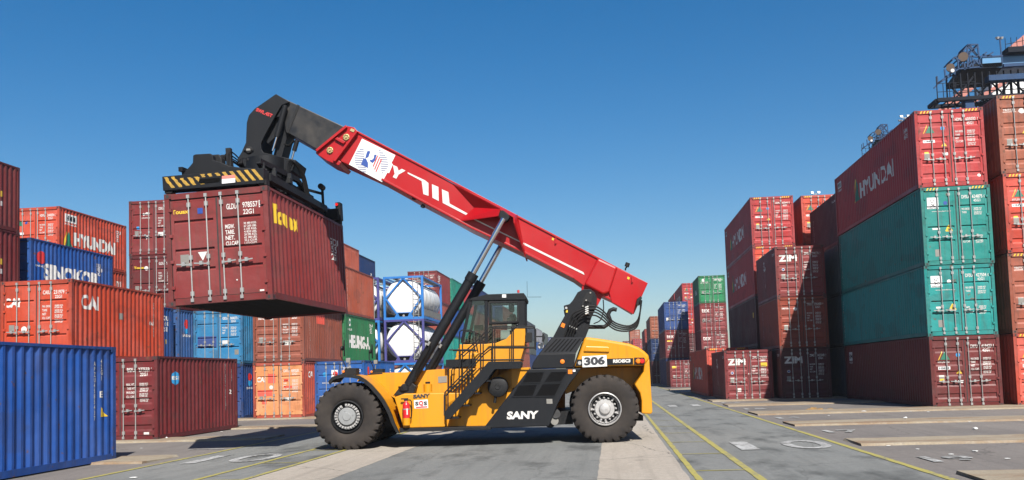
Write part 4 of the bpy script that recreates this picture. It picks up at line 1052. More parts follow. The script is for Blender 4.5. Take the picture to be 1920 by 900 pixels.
m = MB(); p = Q(972, 549, 1.6); m.cyl(p, p+Vector((0, 0, .07)), .03, n=10); m.build('beacon', 'markred', RS)
decal([(941.5, 552), (949, 552), (949, 558), (941.5, 558)], V0-.035, 'white', 'camera_plate')
m = MB(); p = Q(989, 557, 2.2); m.tube([p, p+Vector((0, 0, .42))], .004, 5); m.tube([p, p+Vector((.36, 0, -.01))], .005, 5); m.build('antenna', 'gasket', RS)
m = MB(); pl(m, [(986, 624), (997.5, 624), (997.5, 642), (986, 642)], V0-.1, V0+.1, V0); m.build('door_lock_box', 'blk2', RS)
m = MB(); m.beam(Q(1003, 631, .3), Q(1018, 631, .3), .03); m.prism([Q(x, y, .3) for x, y in ((1017, 626), (1020, 626), (1022, 633), (1019, 641), (1016, 640))], (0, .18, 0)); m.build('rear_mirror', 'blk2', RS)
m = MB(); p = Q(1014, 648.5, .5); m.revolve([(.0, .0), (.07, -.005), (.078, .02), (.075, .07)], p, (-.1, 1, 0), 16); m.build('work_lamp', 'silver', RS)

# rear mast
MAST = [(1035, 636), (1047, 613), (1060, 590), (1057.5, 577), (1057, 573), (1062, 571.5), (1068, 570), (1074, 563), (1083, 548), (1093, 542.7), (1106, 542), (1115, 548), (1119.5, 559), (1118.5, 575), (1108, 598), (1104, 617), (1096.7, 636)]
for v in (1.22, 2.72): m = MB(); pl(m, MAST, v, v+.09, 1.22); m.build('boom_support', 'blk', RS, bevel=.012)
m = MB(); pl(m, [(1040, 634), (1065, 592), (1096, 592), (1096, 634)], 1.32, 2.72, 1.22); m.build('boom_support_web', 'blk', RS)
m = MB(); p = Q(1100, 571, 1.22); m.cyl(p+Vector((0, -.03, 0)), p+Vector((0, 1.65, 0)), .085, n=20)
pl(m, [(1092, 563), (1101, 548), (1108, 546), (1112, 553), (1108, 566), (1097, 577), (1091, 574)], 1.19, 1.22, 1.2); m.build('boom_pivot_pin', 'blk2', RS)
for x, y in ((1099, 563), (1093, 574), (1107, 549)):
    m = MB(); p = Q(x, y, 1.19); m.cyl(p, p+Vector((0, -.02, 0)), .022, n=8); m.build('bolt', 'plate', RS)
m = MB(); p = Q(1061.7, 577.5, 1.2); m.cyl(p, p+Vector((0, -.03, 0)), .03, n=12); m.build('bolt', 'silver', RS)
decal([(1054, 605), (1060, 607.5), (1057.5, 615), (1051, 612)], 1.215, 'amber', 'warning_sticker')
decal([(1061, 581), (1064.5, 581), (1064.5, 586), (1061, 586)], 1.215, 'markyellow', 'warning_sticker')
m = MB(); m.tube([Q(x, y, 1.5) for x, y in ((1103, 613), (1133, 613), (1141, 607), (1145, 602), (1142, 595), (1140.5, 589), (1144, 582), (1150, 579.5), (1156.5, 581))], .052, 14); m.build('exhaust_pipe', 'blk2', RS)
for i, (du, dz) in enumerate(((0, 0), (5, 5.5), (9, 11), (12, 17))):
    m = MB(); pts = [(1058+i*5, 632), (1068+i*4.6, 606), (1075+i*4, 588+i*3.0), (1099, 576.5+i*4), (1106, 574+dz), (1118, 575+dz), (1132, 584+dz), (1146, 600+dz*.8), (1160, 608+dz*.7), (1180, 611+dz*.55), (1195, 601+dz*.6), (1200.5, 583), (1203-i*.8, 563)]
    m.tube([Q(x, y, 1.10-.02*i+(.12*max(0, k-4)/8)) for k, (x, y) in enumerate(pts)], .020, 8, 4); m.build('hydraulic_hose', 'hose', RS)
    m = MB(); q = [Q(x, y, 1.10-.02*i) for x, y in ((1097.5, 577+i*4), (1103.5, 574.6+i*4))]; m.cyl(q[0], q[1], .024, n=8); m.build('hose_fitting', 'galv', RS)
m = MB(); m.tube([Q(x, y, 1.3) for x, y in ((1131, 562), (1131.5, 582), (1126, 600), (1113, 607))], .014, 6, 4); m.build('hydraulic_hose', 'hose', RS)
m = MB(); m.beam(Q(1065, 610, 1.12), Q(1082, 617, 1.12), .035); m.build('hose_clamp', 'galv', RS)
m = MB(); m.prism([Q(x, y, 1.2) for x, y in ((1195, 560), (1201, 555), (1204, 558), (1199, 572), (1193, 572))], (0, .2, 0)); m.build('hose_bracket', 'blk2', RS)

# boom
B0, B1 = 1.48, 2.48
BO = [(665, 243), (849, 344), (967, 402), (1120, 484.5), (1157, 502), (1214.5, 531), (1190, 586), (1150, 562), (1097, 538), (1075, 522), (985.5, 476), (881, 427), (779, 373), (715, 337), (638, 302), (630, 296)]
m = MB(); pl(m, BO, B0, B1, B0); m.build('boom', 'red', RS, bevel=.015)
def plate(name, pts, v0, v1, mat='red', vt=None, bev=.008):
    m = MB(); pl(m, pts, v0, v1, B0 if vt is None else vt); return m.build(name, mat, RS, bevel=bev)
# flanges along the top and bottom edges
for sgn, pts in ((0, [(665, 243), (967, 402), (1214.5, 531), (1213, 534), (966, 405.2), (664, 246)]), (1, [(715, 337), (881, 427), (985.5, 476), (1075, 522), (1076.5, 518.8), (987, 473), (882.5, 424), (716.5, 334)])):
    plate('boom_flange', pts, B0-.035, B0, bev=.004); plate('boom_flange', pts, B1, B1+.035, bev=.004)
plate('boom_flange', [(1097, 538.5), (1190, 586), (1191.5, 582.5), (1098, 535)], B0-.035, B0, bev=.004)
# front collar with slide pads
COLR = [(650.7, 237), (665, 240), (673, 249), (668, 257), (634, 300), (641, 305), (636, 311), (614, 302), (593, 288.5), (594.5, 283)]
plate('boom_collar', COLR, B0-.06, B1+.06)
m = MB(); P_ = [(650.7, 237), (594.5, 283), (596.5, 287), (653, 241)]
pl(m, P_, B0-.15, B0-.05, B0); pl(m, [(668, 250), (673, 249), (631, 305), (626, 303)], B0-.15, B0-.05, B0); pl(m, [(630, 263), (634, 259.5), (650, 268), (646, 272)], B0-.13, B0-.05, B0)
m.build('collar_rib', 'red', RS, bevel=.006)
for x, y in ((649.5, 257.5), (619, 282)):
    m = MB(); p = Q(x, y, B0-.06); m.revolve([(.085, 0), (.085, -.03), (.06, -.035), (.05, -.02), (.03, -.02), (.025, -.05), (0, -.05)], p, (0, 1, 0), 14)
    for k in range(8):
        a_ = k*math.pi/4; m.cyl(p+Vector((.068*math.cos(a_), -.03, .068*math.sin(a_))), p+Vector((.068*math.cos(a_), -.048, .068*math.sin(a_))), .013, n=6)
    m.build('slide_pad_cap', 'brass', RS)
decal([(658.5, 240.5), (665.5, 243.5), (663, 248), (656, 245)], B0-.07, 'brass', 'bolt_plate')
# sign with the round emblem
sgn = decal([(679, 260), (741.5, 291), (734, 306), (737, 308), (729.5, 325), (726.5, 323.5), (716.5, 341.5), (654.5, 308.5)], B0, 'white', 'boom_sign', .008)
bl = MB()
o_ = Q(654.5, 308.5, B0); X_ = Q(716.5, 341.5, B0)-o_; Y_ = Q(679, 260, B0)-o_
o_ += Vector((0, -.012, 0))
def on(mb, pts): mb.add([o_+X_*a_+Y_*b_ for a_, b_ in pts], [tuple(range(len(pts)))])
zx, zy = 580., 220.; c5 = lambda pts: [(zx+a_/3.75, zy+b_/3.75) for a_, b_ in pts]
def onp(mb, pts, off): mb.add([Q(x, y, B0)+Vector((0, -off, 0)) for x, y in c5(pts)], [tuple(range(len(pts)))])
for i in range(13):                                          # emblem: a round field of slanting lines
    y = 212+i*15.5; r_ = 1-((y-305)/100)**2
    if r_ <= 0: continue
    hw = 118*math.sqrt(r_); cx_ = 437+(y-305)*.12
    for xa, xb in ((cx_-hw, min(cx_-45, cx_-hw+70)), (max(cx_+62, cx_+hw-70), cx_+hw)):
        if xb-xa > 8: onp(bl, [(xa, y-(437-xa)*.06), (xb, y-(437-xb)*.06), (xb, y+7-(437-xb)*.06), (xa, y+7-(437-xa)*.06)], .0105)
bl.build('emblem_lines', plain('slate_lines', (.16, .17, .25)), sgn, fix=False)
bb = MB(); onp(bb, [(410, 236), (430, 240), (416, 280), (394, 290), (400, 262)], .0125); onp(bb, [(364, 332), (380, 290), (400, 292), (414, 322), (413, 357)], .0125); onp(bb, [(424, 298), (440, 300), (452, 290), (458, 262), (474, 264), (464, 302), (446, 322), (430, 312)], .0125)
bb.build('emblem', 'markblue', sgn, fix=False)
rr = MB()
for x0, y0, x1, y1 in ((478, 268, 446, 345), (491, 280, 456, 366), (505, 292, 465, 382)): onp(rr, [(x0, y0), (x0+7, y0+3), (x1+7, y1+3), (x1, y1)], .0125)
rr.build('emblem', 'markred', sgn, fix=False)
# white characters painted along the boom
wl = MB()
def onb(pts, v=B0, off=.006): wl.add([Q(x, y, v)+Vector((0, -off, 0)) for x, y in pts], [tuple(range(len(pts)))])
zx, zy = 580., 220.; c5 = lambda pts: [(zx+a_/3.75, zy+b_/3.75) for a_, b_ in pts]
onb(c5([(588, 335), (618, 348), (628, 375), (650, 362), (677, 375), (628, 402), (612, 432), (586, 420), (600, 398)]))
onb(c5([(692, 386), (812, 442), (838, 462), (838, 552), (802, 540), (790, 448), (692, 396)])); onb(c5([(862, 470), (908, 490), (910, 588), (866, 566)])); onb(c5([(932, 506), (978, 526), (986, 606), (1120, 680), (1108, 690), (938, 602)]))
onb([(884.5, 407.5), (983, 456), (983, 458.3), (884.5, 410)]); onb([(983.6, 455.5), (1094, 510.5), (1096, 515.5), (983.6, 459.5)])
wl.build('lettering', 'mark', RS, fix=False)
# hooded bracket over the lift cylinder pins
for s_, vb, vo in ((0, B0, 1.02), (1, B1, 2.94)):
    sg_ = -1 if s_ == 0 else 1
    f_ = lambda x, y, vt, vv: Vector((S_(x, y, vt)[0], vv, S_(x, y, vt)[1]))
    A = f_(849, 344, B0, vb); Bp = f_(862, 413, B0, vb); D = f_(968, 402.5, B0, vb); C_ = f_(984, 481, B0, vb)
    E1 = f_(891, 388.5, B0, vb+sg_*.02); E = f_(938, 391, 1.02, vo); F = f_(962, 405, 1.02, vo); G = f_(963, 418, 1.02, vo); K = f_(934, 403, 1.02, vo)
    for nm, q in (('pin_bracket', [A, E1, E, F, D]), ('pin_bracket', [Bp, E1, E, K])):
        m = MB(); c0 = q[0]
        for i in range(1, len(q)-1): m.prism([q[0], q[i], q[i+1]], (0, 0, -.03))
        m.build(nm, 'red', RS)
    m = MB(); m.prism([D, F, G, C_, ], (.035, 0, 0)); m.build('pin_bracket', 'red', RS)
m = MB(); pl(m, [(938, 396), (944, 395), (953, 402), (956, 408), (952, 414), (944, 418), (938, 415), (936, 405)], .93, 1.17, 1.0); pl(m, [(938, 396), (944, 395), (953, 402), (956, 408), (952, 414), (944, 418), (938, 415), (936, 405)], 2.83, 3.07, 1.0)
m.build('cylinder_clevis', 'blk', RS, bevel=.01)
# box around the pivot, boss below, small fittings
plate('pivot_box', [(1120.5, 485), (1157, 502.5), (1142, 549), (1130, 553), (1095, 534)], B0-.14, B0, bev=.05)
plate('pivot_boss', [(1092, 533), (1131, 553), (1121, 572), (1104, 574), (1092, 562), (1090, 545)], B0+.02, B1-.02)
plate('boom_skin_rear', [(1157, 502.5), (1214.5, 531), (1188, 589.5), (1147, 567), (1142, 549)], B0-.05, B0)
decal([(1035.5, 445.5), (1039, 447), (1038, 451), (1034.5, 449.5)], B0, 'markyellow', 'warning_sticker'); decal([(1177, 518.5), (1181, 520.5), (1179.5, 524.5), (1175.5, 522.5)], B0-.05, 'markyellow', 'warning_sticker')
for x, y, v in ((1042, 446, B0), (1185.5, 518.5, B0-.05)):
    m = MB(); m.prism([Q(x+a_, y+b_, v) for a_, b_ in ((-.5, -1), (1.2, 0), (1.6, 10), (-1.4, 12), (-1.4, 8))], (0, -.05, 0)); m.build('lifting_lug', 'red', RS)
m = MB(); p = Q(1172.5, 507, 1.6); m.tube([p, Q(1173, 503, 1.6), Q(1176.5, 499, 1.6)], .02, 8); m.cyl(Q(1175, 500, 1.6), Q(1177.5, 493, 1.6), .06, n=12); m.build('beacon', 'blk2', RS)
for x, y in ((775.5, 375), (792, 390)):
    m = MB(); p = Q(x, y, B0+.1); m.revolve([(0, 0), (.055, .01), (.06, .06), (.03, .1)], p, (.3, 0, 1), 12); m.beam(p, Q(x+4, y-5, B0+.1), .03); m.build('flood_lamp', 'blk2', RS)

# inner boom and head
I0, I1 = 1.60, 2.36
INN = [(525, 181), (653, 241), (636, 300), (597, 281.5), (536, 247)]
m = MB(); pl(m, INN, I0, I1, I0); m.build('inner_boom', 'blkworn', RS, bevel=.015)
m = MB(); pl(m, [(558, 196), (562, 198), (541, 250), (536.5, 247.5)], I0-.015, I1+.015, I0); m.build('inner_boom_end', 'blk2', RS)
HEAD = [(517.3, 176), (543, 191), (528, 197), (519, 212), (506, 236), (494, 258), (489, 270), (490, 280), (494, 286), (514, 290.5), (512.5, 299), (480, 298), (445.5, 297), (453, 285), (461, 267), (462.5, 230), (466.5, 216), (477, 204)]
for v in (I0-.10, I1+.02): m = MB(); pl(m, HEAD, v, v+.08, I0-.1); m.build('boom_head', 'blk', RS, bevel=.01)
m = MB(); pl(m, [(517.3, 178), (541, 191), (531, 215), (500, 222), (470, 219), (478, 206)], I0-.02, I1+.02, I0-.1)
pl(m, [(524, 190), (545, 192), (560, 198), (540, 240), (524, 300), (508, 298), (520, 250), (500, 268), (494, 258)], I0+.1, I1-.1, I0)
m.build('boom_head_web', 'blk', RS, bevel=.01)
m = MB(); p = Q(467, 281.5, I0-.1); m.revolve([(.10, 0), (.10, -.02), (.075, -.045), (0, -.045)], p, (0, 1, 0), 20); m.beam(p+Vector((-.13, -.04, .01)), p+Vector((.13, -.04, -.01)), .025, .03); m.build('head_pin', 'blk2', RS)
m = MB(); pl(m, [(463.5, 279.5), (470, 279.5), (471, 283), (463, 283.5)], I0-.16, I0-.14, I0-.1); m.build('pin_plate', 'plate', RS)
rtext('SWL.45T', (479.5, 208.5), (509.5, 221), (482, 202), I0-.1, 'markred', .05)
m = MB(); m.cyl(Q(535, 198, I0-.12), Q(519, 257, I0-.12), .072, n=16); m.build('tilt_cylinder', 'blk', RS)
m = MB(); m.cyl(Q(519, 256, I0-.12), Q(511, 283, I0-.12), .030, n=12); m.build('tilt_cylinder_rod', 'chrome', RS)
m = MB(); m.cyl(Q(557, 264, 1.7), Q(551.5, 283, 1.7), .06, n=12); m.build('damping_cylinder', 'blk', RS)
m = MB(); m.cyl(Q(551.5, 282, 1.7), Q(546.5, 300, 1.7), .028, n=10); m.build('damping_cylinder_rod', 'chrome', RS)
m = MB()
for k in range(3): m.tube([Q(x, y+k*1.5, 1.7+.1*k) for x, y in ((532, 269), (540, 272), (546, 268), (552, 262))], .014, 6, 4)
m.build('hydraulic_hose', 'hose', RS)

# lift cylinders
for v in (.95, 3.10):
    q = lambda x, y: Vector((Q(x, y, .95).x, v, Q(x, y, .95).z))
    m = MB(); m.cyl(q(883.5, 521), q(766, 722), .122, n=20); m.cyl(q(888, 513), q(880, 527), .142, n=20); m.tube([q(766, 722)+Vector((-.1, 0, -.02)), q(759, 732)], .16, 16)
    m.build('lift_cylinder', 'blk', RS)
    m = MB(); m.cyl(q(944, 410), q(885, 516), .072, n=20); m.build('cylinder_rod', 'chrome', RS)
    m = MB(); m.tube([q(800, 640)+Vector((-.02, -.15, 0)), q(808, 645)+Vector((0, -.16, 0)), q(800, 665)+Vector((0, -.16, 0)), q(785, 690)+Vector((0, -.15, 0)), q(779, 715)+Vector((0, -.1, 0))], .03, 8, 4); m.build('hydraulic_hose', 'hose', RS)
    m = MB(); m.cyl(q(804, 648)+Vector((0, -.17, 0)), q(808, 641)+Vector((0, -.17, 0)), .035, n=8); m.build('hose_fitting', 'galv', RS)
m = MB(); pl(m, [(738, 742), (748, 729), (756, 720), (772, 716), (782, 724), (776, 740)], .85, 3.1, .95); m.build('cylinder_foot', 'blk2', RS, bevel=.02)

# front lamps and mirrors
for v, dx in ((.25, 0), (3.5, 0)):
    q = lambda x, y, w_=0: Vector((Q(x, y, .25).x, v+w_, Q(x, y, .25).z))
    m = MB(); m.prism([q(647, 690), (q(668, 690)), q(668, 702.5), q(640, 702.5)], (0, .35, 0)); m.build('lamp_box', 'blk2', RS, bevel=.01)
    m = MB(); m.revolve([(0, -.03), (.03, -.02), (.036, .02), (.03, .07)], q(644, 696.5), (0, 1, 0), 14); m.build('indicator_lamp', 'amber', RS)
    m = MB(); m.tube([q(650, 692), q(645, 680), q(639, 668), q(639, 650)], .014, 6); m.revolve([(0, .03), (.05, .02), (.062, 0), (.05, -.02), (0, -.03)], q(642, 653), (1, -.35, 0), 16)
    mo = m.build('mirror', 'blk2', RS); mo.scale = (1, 1, 1)
    m = MB(); c = q(642, 653); vs = [c+Vector((-.02*math.cos(t)+.03, .07*math.cos(t), .20*math.sin(t))) for t in [2*math.pi*i/20 for i in range(20)]]; m.prism(vs, (.035, -.015, 0)); m.build('mirror_housing', 'blk2', mo, bevel=.008)
    m = MB(); m.tube([q(652, 691), q(653, 682)], .012, 6); m.box(q(653, 676).x-.05, q(653, 676).x+.05, v-.04, v+.04, q(653, 676).z-.05, q(653, 676).z+.06); m.build('work_lamp', 'plate', RS, bevel=.015)

# ---------------------------------------------------------------- spreader on the container
HO = Vector((-9.94, 19.75, 3.45)); HY, HX, HR = math.radians(.44), math.radians(.5), math.radians(-2.08)
HM = Matrix.Rotation(HY, 4, 'Z') @ Matrix.Rotation(HX, 4, 'X') @ Matrix.Rotation(HR, 4, 'Y'); HM.translation = HO
RSM = Matrix.Rotation(TH, 4, 'Z'); RSM.translation = SO
SM = RSM.inverted() @ HM                                     # container frame -> machine frame
def hp(x, y, z): return SM @ Vector((x, y, z))
def H_(px, py, y=0.):
    """photo pixel -> container frame, on the upright plane at y"""
    inv = HM.inverted(); d = inv.to_3x3() @ (CR*((px-CXP)/FPX)+CU*((CYP-py)/FPX)+CF); e = inv @ EYE
    t = (y-e.y)/d.y; P = e+d*t; return P.x, P.z
def hpl(m, pts, y0, y1, yt=None):
    yt = y0 if yt is None else yt
    r = []
    for x, y in pts:
        a_, b_ = H_(x, y, yt); r.append((a_, b_))
    A = [hp(a_, y0, b_) for a_, b_ in r]; B = [hp(a_, y1, b_) for a_, b_ in r]
    return m.hull(A, B)
def hbox(m, x0, x1, y0, y1, z0, z1):
    A = [hp(x, y, z0) for x, y in ((x0, y0), (x1, y0), (x1, y1), (x0, y1))]; B = [hp(x, y, z1) for x, y in ((x0, y0), (x1, y0), (x1, y1), (x0, y1))]
    return m.hull(A, B)
ZT = S+.03
m = MB(); hpl(m, [(303.8, 331), (493.5, 314.5), (494.5, 343.5), (305.5, 357.5)], -.04, .34); eb = m.build('spreader_end_beam', 'blk', RS, bevel=.01)
m = MB(); hpl(m, [(330, 341), (344, 325), (361, 305), (361.5, 291), (366, 289), (394, 287.5), (399, 291), (400, 300), (412, 303), (430, 311), (452, 314), (486, 316), (486, 326)], .10, .42, .1); m.build('spreader_cover', 'blk', RS, bevel=.02)
m = MB(); hpl(m, [(396, 290), (410, 289), (415, 296), (416, 306), (398, 304)], .25, .5, .25); m.build('spreader_motor', 'blk2', RS, bevel=.02)
# worn hazard stripes on the end beam
m = MB(); x0, z0 = H_(305, 357, -.04); x1, _ = H_(494, 343, -.04)
random.seed(3); zt0, zt1 = H_(305, 354, -.04)[1], H_(305, 333, -.04)[1]
for i in range(13):
    xa = x0+.03+(x1-x0-.30)*i/12.; lo, hi = 0., 1.
    if i in (2, 3, 4): lo, hi = .08, .8
    if i in (5, 6, 7): lo, hi = .70, .98
    n = 6; L_ = []; R_ = []
    for k in range(n+1):
        f = lo+(hi-lo)*k/n; j = .016 if i < 8 else .004
        zz = zt0+(zt1-zt0)*f+.0; xx = xa+.19*(1-f)+random.uniform(-j, j); L_.append(hp(xx, -.044, zz)); R_.append(hp(xx+.085+random.uniform(-j, j), -.044, zz))
    m.add(L_+R_, [(k, k+1, n+2+k, n+1+k) for k in range(n)])
m.build('hazard_stripe', 'stripe', eb, fix=False)
m = MB(); hpl(m, [(374, 336), (411, 333), (413, 337), (411, 341), (376, 344.5), (372, 341)], -.048, -.03); m.build('forklift_pocket', 'mesh', eb)
m = MB(); hpl(m, [(416, 330), (440.5, 327.5), (441, 334), (416, 336)], -.053, -.047); m.build('warning_sticker', plain('pale_red_sticker', (.55, .16, .13)), eb)
m = MB(); hpl(m, [(416, 336), (441, 334), (441, 342), (416, 344.5)], -.053, -.047); m.build('warning_sticker', 'white', eb)
m = MB()
for x in (.02, CW-.18):
    for y in (0., L20-.2): hbox(m, x, x+.17, y, y+.2, ZT-.01, ZT+.10)
m.build('twist_lock', 'blk2', RS)
m = MB(); hbox(m, .02, CW-.02, L20-.38, L20+.04, ZT+.10, ZT+.42); m.build('spreader_end_beam', 'blk', RS, bevel=.01)
m = MB(); hbox(m, CW-.12, CW+.02, L20-.25, L20+.03, ZT+.10, ZT+.62); hbox(m, 0, .14, L20-.25, L20+.03, ZT+.10, ZT+.62); m.build('guide_post', 'blk', RS, bevel=.01)
m = MB(); x_, y_, z_ = CW-.07, L20-.26, ZT+.55; c = hp(x_, y_-.0, z_); m.cyl(c, c+Vector((0, -.03, 0)), .045, n=10); m.build('indicator_lamp', 'lensred', RS)
for x in (.42, 1.70):
    m = MB(); hbox(m, x, x+.32, .3, L20-.3, ZT+.14, ZT+.40); m.build('telescopic_beam', 'blk', RS, bevel=.01)
m = MB(); hbox(m, .30, CW-.30, 1.4, 4.4, ZT+.16, ZT+.56); hbox(m, .75, CW-.75, 2.2, 3.8, ZT+.5, ZT+.8); m.build('spreader_frame', 'blk', RS, bevel=.015)
# side frame: posts, rails, braces on the near-right side
m = MB()
R1 = CW-.28
def hb(p, q, w_=.1): m.beam(hp(*p), hp(*q), w_)
hb((R1, .3, ZT+.62), (R1, 3.0, ZT+.72), .12); hb((R1, .5, ZT+.2), (R1, .5, ZT+.62), .13); hb((R1, 1.15, ZT+.2), (R1, 1.15, ZT+.62), .20); hb((R1, 2.2, ZT+.2), (R1, 2.2, ZT+.7), .24)
hb((R1, .3, ZT+.6), (R1, 1.1, ZT+.2), .09); hb((CW-.08, .3, ZT+.22), (CW-.08, 4.6, ZT+.22), .16); hb((R1, 3.0, ZT+.72), (R1, 4.6, ZT+.24), .10)
hb((CW-.4, 3.4, ZT+.62), (CW-.05, 4.4, ZT+.60), .06); hb((CW-.05, 4.4, ZT+.3), (CW-.05, 4.4, ZT+.75), .07)
hb((.28, .3, ZT+.6), (.28, 3.0, ZT+.7), .1); hb((.28, .5, ZT+.2), (.28, .5, ZT+.62), .1)
m.build('spreader_side_frame', 'blk', RS)
m = MB(); c = hp(CW-.05, 4.35, ZT+.78); m.cyl(c+Vector((0, -.12, 0)), c+Vector((0, .12, 0)), .08, n=14); m.build('cable_guide', 'blk2', RS)
m = MB()
for k in range(4):
    m.tube([hp(CW-.35-.03*k, 2.3+.1*k, ZT+.5), hp(CW-.33, 2.45+.1*k, ZT+1.05), hp(CW-.3, 2.8+.12*k, ZT+1.15), hp(CW-.22, 3.15+.1*k, ZT+.9), hp(CW-.15, 3.3+.1*k, ZT+.2)], .024, 6, 5)
for k in range(5): m.tube([hp(.9+.12*k, .45, ZT+.5), hp(1.0+.1*k, .5, ZT+.75+.05*k), hp(1.3+.06*k, .8, ZT+.8), hp(1.5, 1.2, ZT+.62)], .016, 6, 4)
m.build('hydraulic_hose', 'hose', RS)
m = MB(); random.seed(5)
for k in range(9): 
    x, y, z = random.uniform(1.0, 1.75), random.uniform(.45, .9), ZT+random.uniform(.42, .8); s = random.uniform(.04, .1); hbox(m, x, x+s, y, y+s, z, z+s*1.3)
for k in range(10):
    x, y, z = CW-random.uniform(.1, .35), random.uniform(.4, 1.9), ZT+random.uniform(.15, .5); s = random.uniform(.05, .14); hbox(m, x, x+s*.6, y, y+s*1.5, z, z+s)
hbox(m, 1.3, 1.42, .5, .62, ZT+.3, ZT+1.05)
m.build('valve_block', 'blk2', RS, bevel=.008)
# rotator between boom head and spreader
m = MB()
cz = Q(470, 298, I0).z; ce = hp(CW/2+.1, 3.03, ZT+.8)
m.prism([Q(x, y, I0-.12) for x, y in ((446, 297), (513, 299), (513, 290), (555, 300), (549, 321), (530, 319), (482, 314), (452, 313))], (0, 1.0, 0))
m.cyl(ce+Vector((0, 0, -.5)), Vector((ce.x, ce.y, cz-.05)), .5, n=28)
m.build('rotator', 'blk', RS, bevel=.015)

# ---------------------------------------------------------------- hanging container
def mk_hang(k):
    H = k.H
    k.blk = 'code'; k.text('door', 'GLDU', 1.45, H-.47, .24, .13); k.text('door', '978557', 1.83, H-.46, .36, .13); k.blk = None; k.rect('door', 2.215, H-.48, .085, .16, 'mark'); k.text('door', '5', 2.23, H-.46, .055, .12, 'markdark'); k.text('door', '22G1', 1.84, H-.61, .25, .115)
    z = 1.73; k.blk = 'table'
    for i, (wd, a_, b_) in enumerate((('MGW.', '30 480 KGS.', '67 200 LBS.'), ('TARE.', '2 185 KGS.', '4 820 LBS.'), ('NET.', '28 295 KGS.', '62 380 LBS.'), ('CU.CAP.', '33.2 CU.M.', '1.173 CU.FT.'))):
        zz = z-i*.13; k.text('door', wd, 1.40, zz-.05, .31 if i == 3 else .22, .10, bold=.03)
        k.text('door', a_, 1.84, zz+.02, .30, .05); k.text('door', b_, 1.84, zz-.045, .30, .05)
    k.blk = None; k.text('door', 'Touax', .15, H-.48, .40, .10, 'markyellow', .03); k.rect('door', .765, H-.51, .125, .13, 'markblue'); k.text('door', 'GL', .78, H-.47, .09, .06, 'mark', .03)
    k.rect('door', .31, .90, .20, .27, 'plate'); k.poly('door', [(0, 1), (1, 1), (.5, 0)], .73, 1.0, .22, .20);
    k.rect('door', 2.14, .20, .12, .04); k.disc('door', 1.62, .50, .018)
    k.blk = 'name'
    for i, (ch, wd, h_) in enumerate((('T', .34, .46), ('o', .30, .32), ('u', .29, .32), ('a', .30, .32), ('x', .34, .32))): k.text('right', ch, .33+i*.355, 1.80, wd, h_, 'markyellow', .06)
    k.blk = None
    k.text('right', 'GLDU\n1515\n22G1', 4.75, 1.45, .75, .62)
HC_ = container(0, 0, 0, L20, S, MAR2, 'weathered maroon container hanging from the spreader, yellow Touax on door and side', mk_hang, 'line', group=None, q=2)
HC_.matrix_world = HM

# ---------------------------------------------------------------- fire extinguisher on the machine
p = SO+SU*Q(763, 797, .1).x+SV*.06; p.z = Q(763, 797, .1).z
fx = thing('fire_extinguisher', 'red fire extinguisher with a yellow base strapped to the machine behind the front wheel', 'fire extinguisher', p, TH)
hgt = Q(763, 750, .1).z-p.z
m = MB(); m.revolve([(0, .14), (.085, .14), (.085, hgt*.80), (.075, hgt*.86), (.035, hgt*.93), (.03, hgt*.97), (0, hgt*.97)], (0, 0, 0), (0, 0, 1), 20); m.build('cylinder_body', 'ext', fx)
m = MB(); m.revolve([(0, 0), (.09, 0), (.09, .17), (0, .17)], (0, 0, 0), (0, 0, 1), 20); m.build('base_cup', 'yel', fx)
m = MB(); m.box(-.05, .03, -.02, .02, hgt*.96, hgt*1.04); m.beam((-.12, 0, hgt*1.05), (.05, 0, hgt*1.05), .03); m.build('valve', 'blk2', fx)
m = MB(); m.tube([(.03, -.01, hgt), (.12, -.02, hgt*.97), (.14, -.03, hgt*.7), (.12, -.02, hgt*.3), (.09, -.03, .18)], .014, 6, 4); m.build('hose', 'hose', fx)
m = MB(); m.box(.02, .05, -.093, -.08, .25, .40); m.build('label_sticker', 'mark', fx)
m = MB(); m.revolve([(.089, hgt*.62), (.089, hgt*.66)], (0, 0, 0), (0, 0, 1), 20); m.build('strap', 'galv', fx)

